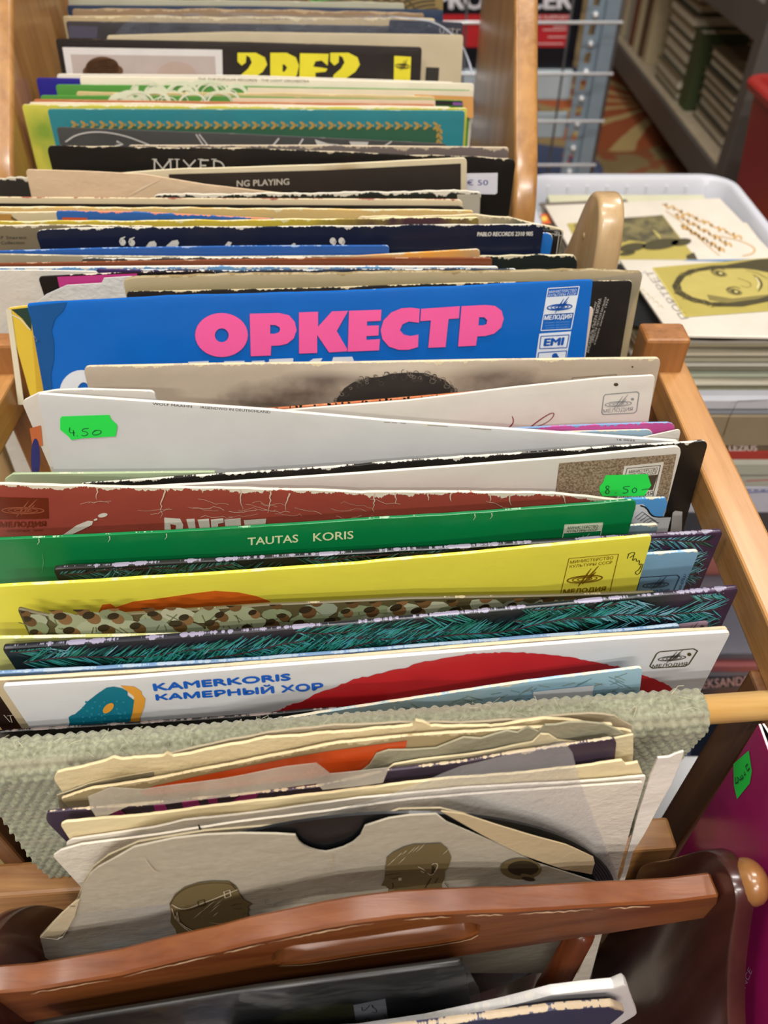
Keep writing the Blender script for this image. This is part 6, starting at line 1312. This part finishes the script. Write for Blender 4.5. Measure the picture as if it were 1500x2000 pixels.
# compact disc cases low beside the rack
G4 = 'compact disc cases beside the rack'
def case(label, lo, hi, c, name='disc_case', lid=True):
    b_ = box(name, lo, hi, M(c, .25, .6, .06), None, .0012, ((lo[0] + hi[0]) / 2, (lo[1] + hi[1]) / 2, lo[2])); tag(b_, label, 'disc case', G4)
    if lid:
        o0 = Vector(b_.location); bm = bmesh.new(); bm_box(bm, Vector((lo[0] + .001, lo[1] - .0006, hi[2] - .0004)) - o0, Vector((hi[0] - .001, hi[1], hi[2] + .0022)) - o0)
        bevel_mod(from_bm('clear_lid', bm, clear_film('case_lid', body=.02, wr=.05, rough=.06, haze='#5a5a62'), b_), .0006)
    return b_
case('clear disc case with grey inlay lying below the side rail', (.205, .383, .0545), (.345, .472, .0635), '#58565d')
cs = case('pink-red disc case with pale capitals below the side rail', (.200, .378, .0425), (.342, .470, .052), '#8f4f4c')
cf = Face((.2, .378, .052), (1, 0, 0), (0, 0, 1), .14); a = Art(cf, cs, 'spine_lettering', 4); a.text('ALEKSANDRA', [(1345, 1327), (1478, 1317), (1478, 1334), (1345, 1344)], M('#d0a49c')); a.done()
case('grey disc case third from the top below the side rail', (.202, .381, .0305), (.344, .471, .040), '#77737a')
case('dark disc case fourth from the top below the side rail', (.204, .380, .0185), (.343, .470, .028), '#4a4548')
case('brown disc case at the bottom below the side rail', (.2, .378, .0), (.345, .470, .016), '#5c4a40')
case('clear-wrapped black disc case by the foot of the rack', (.190, .215, .030), (.262, .300, .042), '#232226', lid=False)
case('dark blue disc case low behind the cross plank', (.186, .20, .0), (.250, .29, .0275), '#1d2c5c', lid=False)
case('white-edged disc case behind the pine leg', (.277, .225, .0), (.29, .325, .062), '#c9c4bc', lid=False)
case('black disc box between the sling and the pine leg', (.266, .205, .0), (.274, .325, .07), '#1a191c', lid=False)

# ------------------------------------------------------------------ metal shelf post, wire grid and the boxed magazine
STEEL = M('#8698a5', .4, .6, .04, .15); WIRE = M('#e2e4e6', .25, .7, .02, .3)
pb = empty('metal_shelving', (.335, 1.42, 0)); tag(pb, 'galvanised grey metal shelving with slotted post behind the wire grid', 'metal shelf'); po = Vector(pb.location)
y0 = 1.40
def slotcut(z): return [Vector((.340 + .0045 * math.cos(t), y0, z + .011 * math.sin(t) * (1 if math.sin(t) > 0 else .7))) - po for t in [2 * math.pi * i / 12 for i in range(12)]]
outer = [Vector(p) - po for p in ((.3165, y0, 0), (.3445, y0, 0), (.3445, y0, 1.2), (.3165, y0, 1.2))]
def slot2(z): return [Vector((.330 + dx, y0, z + dz)) - po for dx, dz in ((-.006, -.008), (.004, -.008), (.005, .008), (-.005, .008))]
zs = [.06 + .04 * i for i in range(10)]
prism('post_flange', outer, (0, .002, 0), STEEL, pb, 0, holes=[slot2(z)[::-1] for z in zs])
rbox('post_web', (.3445, y0 - .012, 0), (.3665, y0 - .010, 1.2), STEEL, pb, .0006); rbox('post_bend', (.3435, y0 - .012, 0), (.3452, y0 + .002, 1.2), STEEL, pb, .0006)
rbox('shelf_beam', (-.3, 1.43, .188), (.318, 1.47, .232), M('#b4c0c6', .4, .5, .03, .1), pb, .002); rbox('shelf_beam', (-.3, 1.425, .128), (.318, 1.432, .170), M('#a3b2ba', .4, .5, .03, .1), pb, .002)
for i in range(10):
    bm = bmesh.new(); bmesh.ops.create_cone(bm, cap_ends=True, segments=10, radius1=.006, radius2=.003, depth=.006, matrix=Matrix.Translation(Vector((.331, y0 - .003, .08 + .04 * i)) - po) @ Matrix.Rotation(math.pi / 2, 4, 'X')); from_bm('rivet', bm, WIRE, pb, smooth=True)
wg = empty('wire_grid', (.2, 1.3, 0)); tag(wg, 'chromed wire grid panel standing before the metal shelf post', 'wire grid'); wo = Vector(wg.location)
for i in range(9):
    z = -.01 + .0667 * i + .0 ; z = .0625 + .0675 * i
    bm = bmesh.new(); bm_tube(bm, [Vector((-.35, 1.297, z)) - wo, Vector((.348, 1.297, z)) - wo], .0024, 8); from_bm('horizontal_wire', bm, WIRE, wg, smooth=True)
for x in (.3445, .272, .196, .12, .044, -.03, -.1, -.2, -.3):
    bm = bmesh.new(); bm_tube(bm, [Vector((x, 1.301, .004)) - wo, Vector((x, 1.301, .64)) - wo], .0018 if x < .34 else .0028, 8); from_bm('upright_wire', bm, M('#6d6f72', .35, .6, .02, .6), wg, smooth=True)
pm = box('boxed_magazine', (.05, 1.445, .234), (.318, 1.475, .46), M('#14141c', .3), None, .001, (.18, 1.46, .234)); tag(pm, 'black boxed magazine with red block and white capitals on the metal shelf', 'box')
pf = Face((.05, 1.445, .46), (1, 0, 0), (0, 0, 1), .26); w = M('#d6d4da', .4)
a = Art(pf, pm, 'red_block'); a.poly([(800, 28), (1112, 28), (1106, 92), (800, 92)], M('#b5262c', .35)).done()
a = Art(pf, pm, 'title_lettering', 2); a.text('PRODUCER', [(852, -18), (1118, -18), (1116, 17), (852, 17)], w, bold=2.6); a.text('SALES SUPPORT', [(1028, 30), (1112, 30), (1111, 37), (1028, 37)], M('#d8b4b2'), bold=0.40)
for y, x0, x1 in ((52, 1080, 1106), (58, 1060, 1106), (68, 1020, 1040), (72, 1070, 1105), (80, 1022, 1036), (85, 1030, 1100)): a.ribbon([(x0, y), (x1, y)], 2.4, M('#d9a9a8'))
a.done()
box_o = box('cardboard_box', (.319, 1.455, .234), (.345, 1.60, .40), M('#b39a72', .8, .2), None, .001, (.332, 1.53, .234)); tag(box_o, 'plain brown carton on the metal shelf behind the slotted post', 'box')

# ------------------------------------------------------------------ book shelves at the far right
DKSTEEL = M('#5a5550', .5, .4, .06); BOARD = M('#b5a68c', .7, .2, .08)
bs = empty('bookshelf', (.75, 2.0, 0)); tag(bs, 'dark grey metal bookshelf with light boards full of old books', 'bookshelf'); bo = Vector(bs.location)
for x in (.575, .94):
    for y in (1.33, 2.9): rbox('upright', (x, y, 0), (x + .035, y + .035, 1.6), DKSTEEL, bs, .002)
for z in (.1, .345): rbox('shelf_board', (.583, 1.37, z - .016), (.95, 2.9, z), BOARD, bs, .001); rbox('shelf_lip', (.576, 1.366, z - .052), (.583, 2.9, z - .003), DKSTEEL, bs, .001); rbox('side_lip', (.61, 1.333, z - .05), (.93, 1.34, z - .002), DKSTEEL, bs, .001)
GB1, GB2 = 'upright books on the bookshelf', 'books lying flat on the bookshelf'
def book(label, lo, hi, c, pages='#cfc5ad', spine='x', group=GB1):
    """cover boards and spine as the thing, the page block as its part"""
    lo, hi = Vector(lo), Vector(hi); o0 = Vector(((lo.x + hi.x) / 2, (lo.y + hi.y) / 2, lo.z)); t = .0025; bm = bmesh.new()
    if spine == 'up':                                        # standing, spine towards the aisle (-x), thickness along y
        bm_box(bm, lo - o0, Vector((lo.x + t, hi.y, hi.z)) - o0); bm_box(bm, Vector((lo.x + t, lo.y, lo.z)) - o0, Vector((hi.x, lo.y + t, hi.z)) - o0); bm_box(bm, Vector((lo.x + t, hi.y - t, lo.z)) - o0, hi - o0)
        pl, ph = Vector((lo.x + t, lo.y + t, lo.z + .003)), Vector((hi.x - .004, hi.y - t, hi.z - .004))
    else:                                                    # lying flat, spine away, thickness along z
        bm_box(bm, lo - o0, Vector((hi.x, hi.y, lo.z + t)) - o0); bm_box(bm, Vector((lo.x, lo.y, hi.z - t)) - o0, hi - o0); bm_box(bm, Vector((hi.x - t, lo.y, lo.z + t)) - o0, Vector((hi.x, hi.y, hi.z - t)) - o0)
        pl, ph = Vector((lo.x + .004, lo.y + .004, lo.z + t)), Vector((hi.x - t, hi.y - .004, hi.z - t))
    o = from_bm('book', bm, M(c, .55, .3, .06), None, o0); bevel_mod(o, .0008); tag(o, label, 'book', group)
    bm = bmesh.new(); bm_box(bm, pl - o0, ph - o0); from_bm('pages', bm, M(pages, .8, .1, .05), o); return o
up = [('tall navy', '#22294a', .035, .215), ('near-black', '#1c1c22', .03, .21), ('dark brown', '#4a3a2c', .03, .20), ('plum', '#3e2f3c', .025, .205), ('steel blue', '#6a7394', .03, .15), ('dark olive', '#4c4a34', .02, .2), ('mustard brown', '#7d6238', .025, .205), ('broad cream', '#c2b597', .035, .215), ('slim grey', '#9a9384', .018, .205), ('slim russet', '#6f3f2c', .018, .2), ('cream', '#bfb08e', .028, .19), ('brown', '#5c4630', .022, .185), ('beige', '#b5a685', .028, .18)]
y = 2.62
for nm, c, th, h in up:
    if h > .16: book('%s upright book with spine out on the low shelf' % nm, (.598, y - th, .1005), (.73, y, .1 + h), c, spine='up')
    else: book('small %s upright book on the low shelf' % nm, (.598, y - th, .1005), (.70, y, .1 + h), c, spine='up')
    y -= th * 1.42 + .014
def pile(xa, ya, yb, n, th, z0, cols, tagtxt, rot):
    z = z0
    for i in range(n):
        c = cols[i % len(cols)]; h = th * rg.uniform(.8, 1.2); j = rg.uniform(-.006, .006)
        book('%s, %s from the bottom' % (tagtxt, ['lowest', 'second', 'third', 'fourth', 'fifth', 'sixth', 'seventh', 'eighth', 'ninth'][i]), (xa + j, ya + j, z), (xa + .135 + j, yb + j, z + h), c, '#d6cdb6', 'flat', GB2); z += h + .0004
pile(.60, 1.72, 1.885, 9, .021, .1005, ['#5b5140', '#6a5c44', '#3f4438', '#7a6a4c', '#504a3a'], 'worn book in the taller pile left of the green book', 0)
book('dark olive green book standing before the flat piles', (.60, 1.655, .1005), (.69, 1.70, .235), '#3f4a2c', spine='up')
pile(.612, 1.46, 1.635, 7, .018, .1005, ['#5b5140', '#3b3a30', '#6a5c44', '#4f4a3c'], 'worn book in the low pile right of the green book', 0)
pile(.64, 1.40, 1.56, 4, .02, .3455, ['#b59f7a', '#8a7550', '#c9b899'], 'flat book on the upper board of the bookshelf', 0)

# red plastic crate and white boxes
rc_ = empty('plastic_crate', (.70, 1.0, 0)); tag(rc_, 'red plastic crate at the right edge by the bookshelf', 'crate')
in_out_box('crate_body', (.517, .80, .0), (.86, 1.19, .292), .004, plastic('#8f1f1a', .0, .35), rc_, rim=.012, taper=.03, rcorner=.02)
wb = empty('storage_box', (-.62, .95, 0)); tag(wb, 'white storage box on the floor left of the honey-coloured rack', 'box')
in_out_box('box_body', (-.92, .45, 0), (-.34, 1.2, .20), .004, plastic('#c9d2de'), wb, rim=.006, taper=.01); 
lb = box('paper_box', (-.52, -.1, 0), (-.222, .146, .15), M('#e0d8c8', .7), None, .002, (-.37, .02, 0)); tag(lb, 'cream paper box on the floor left of the woven sling', 'box')
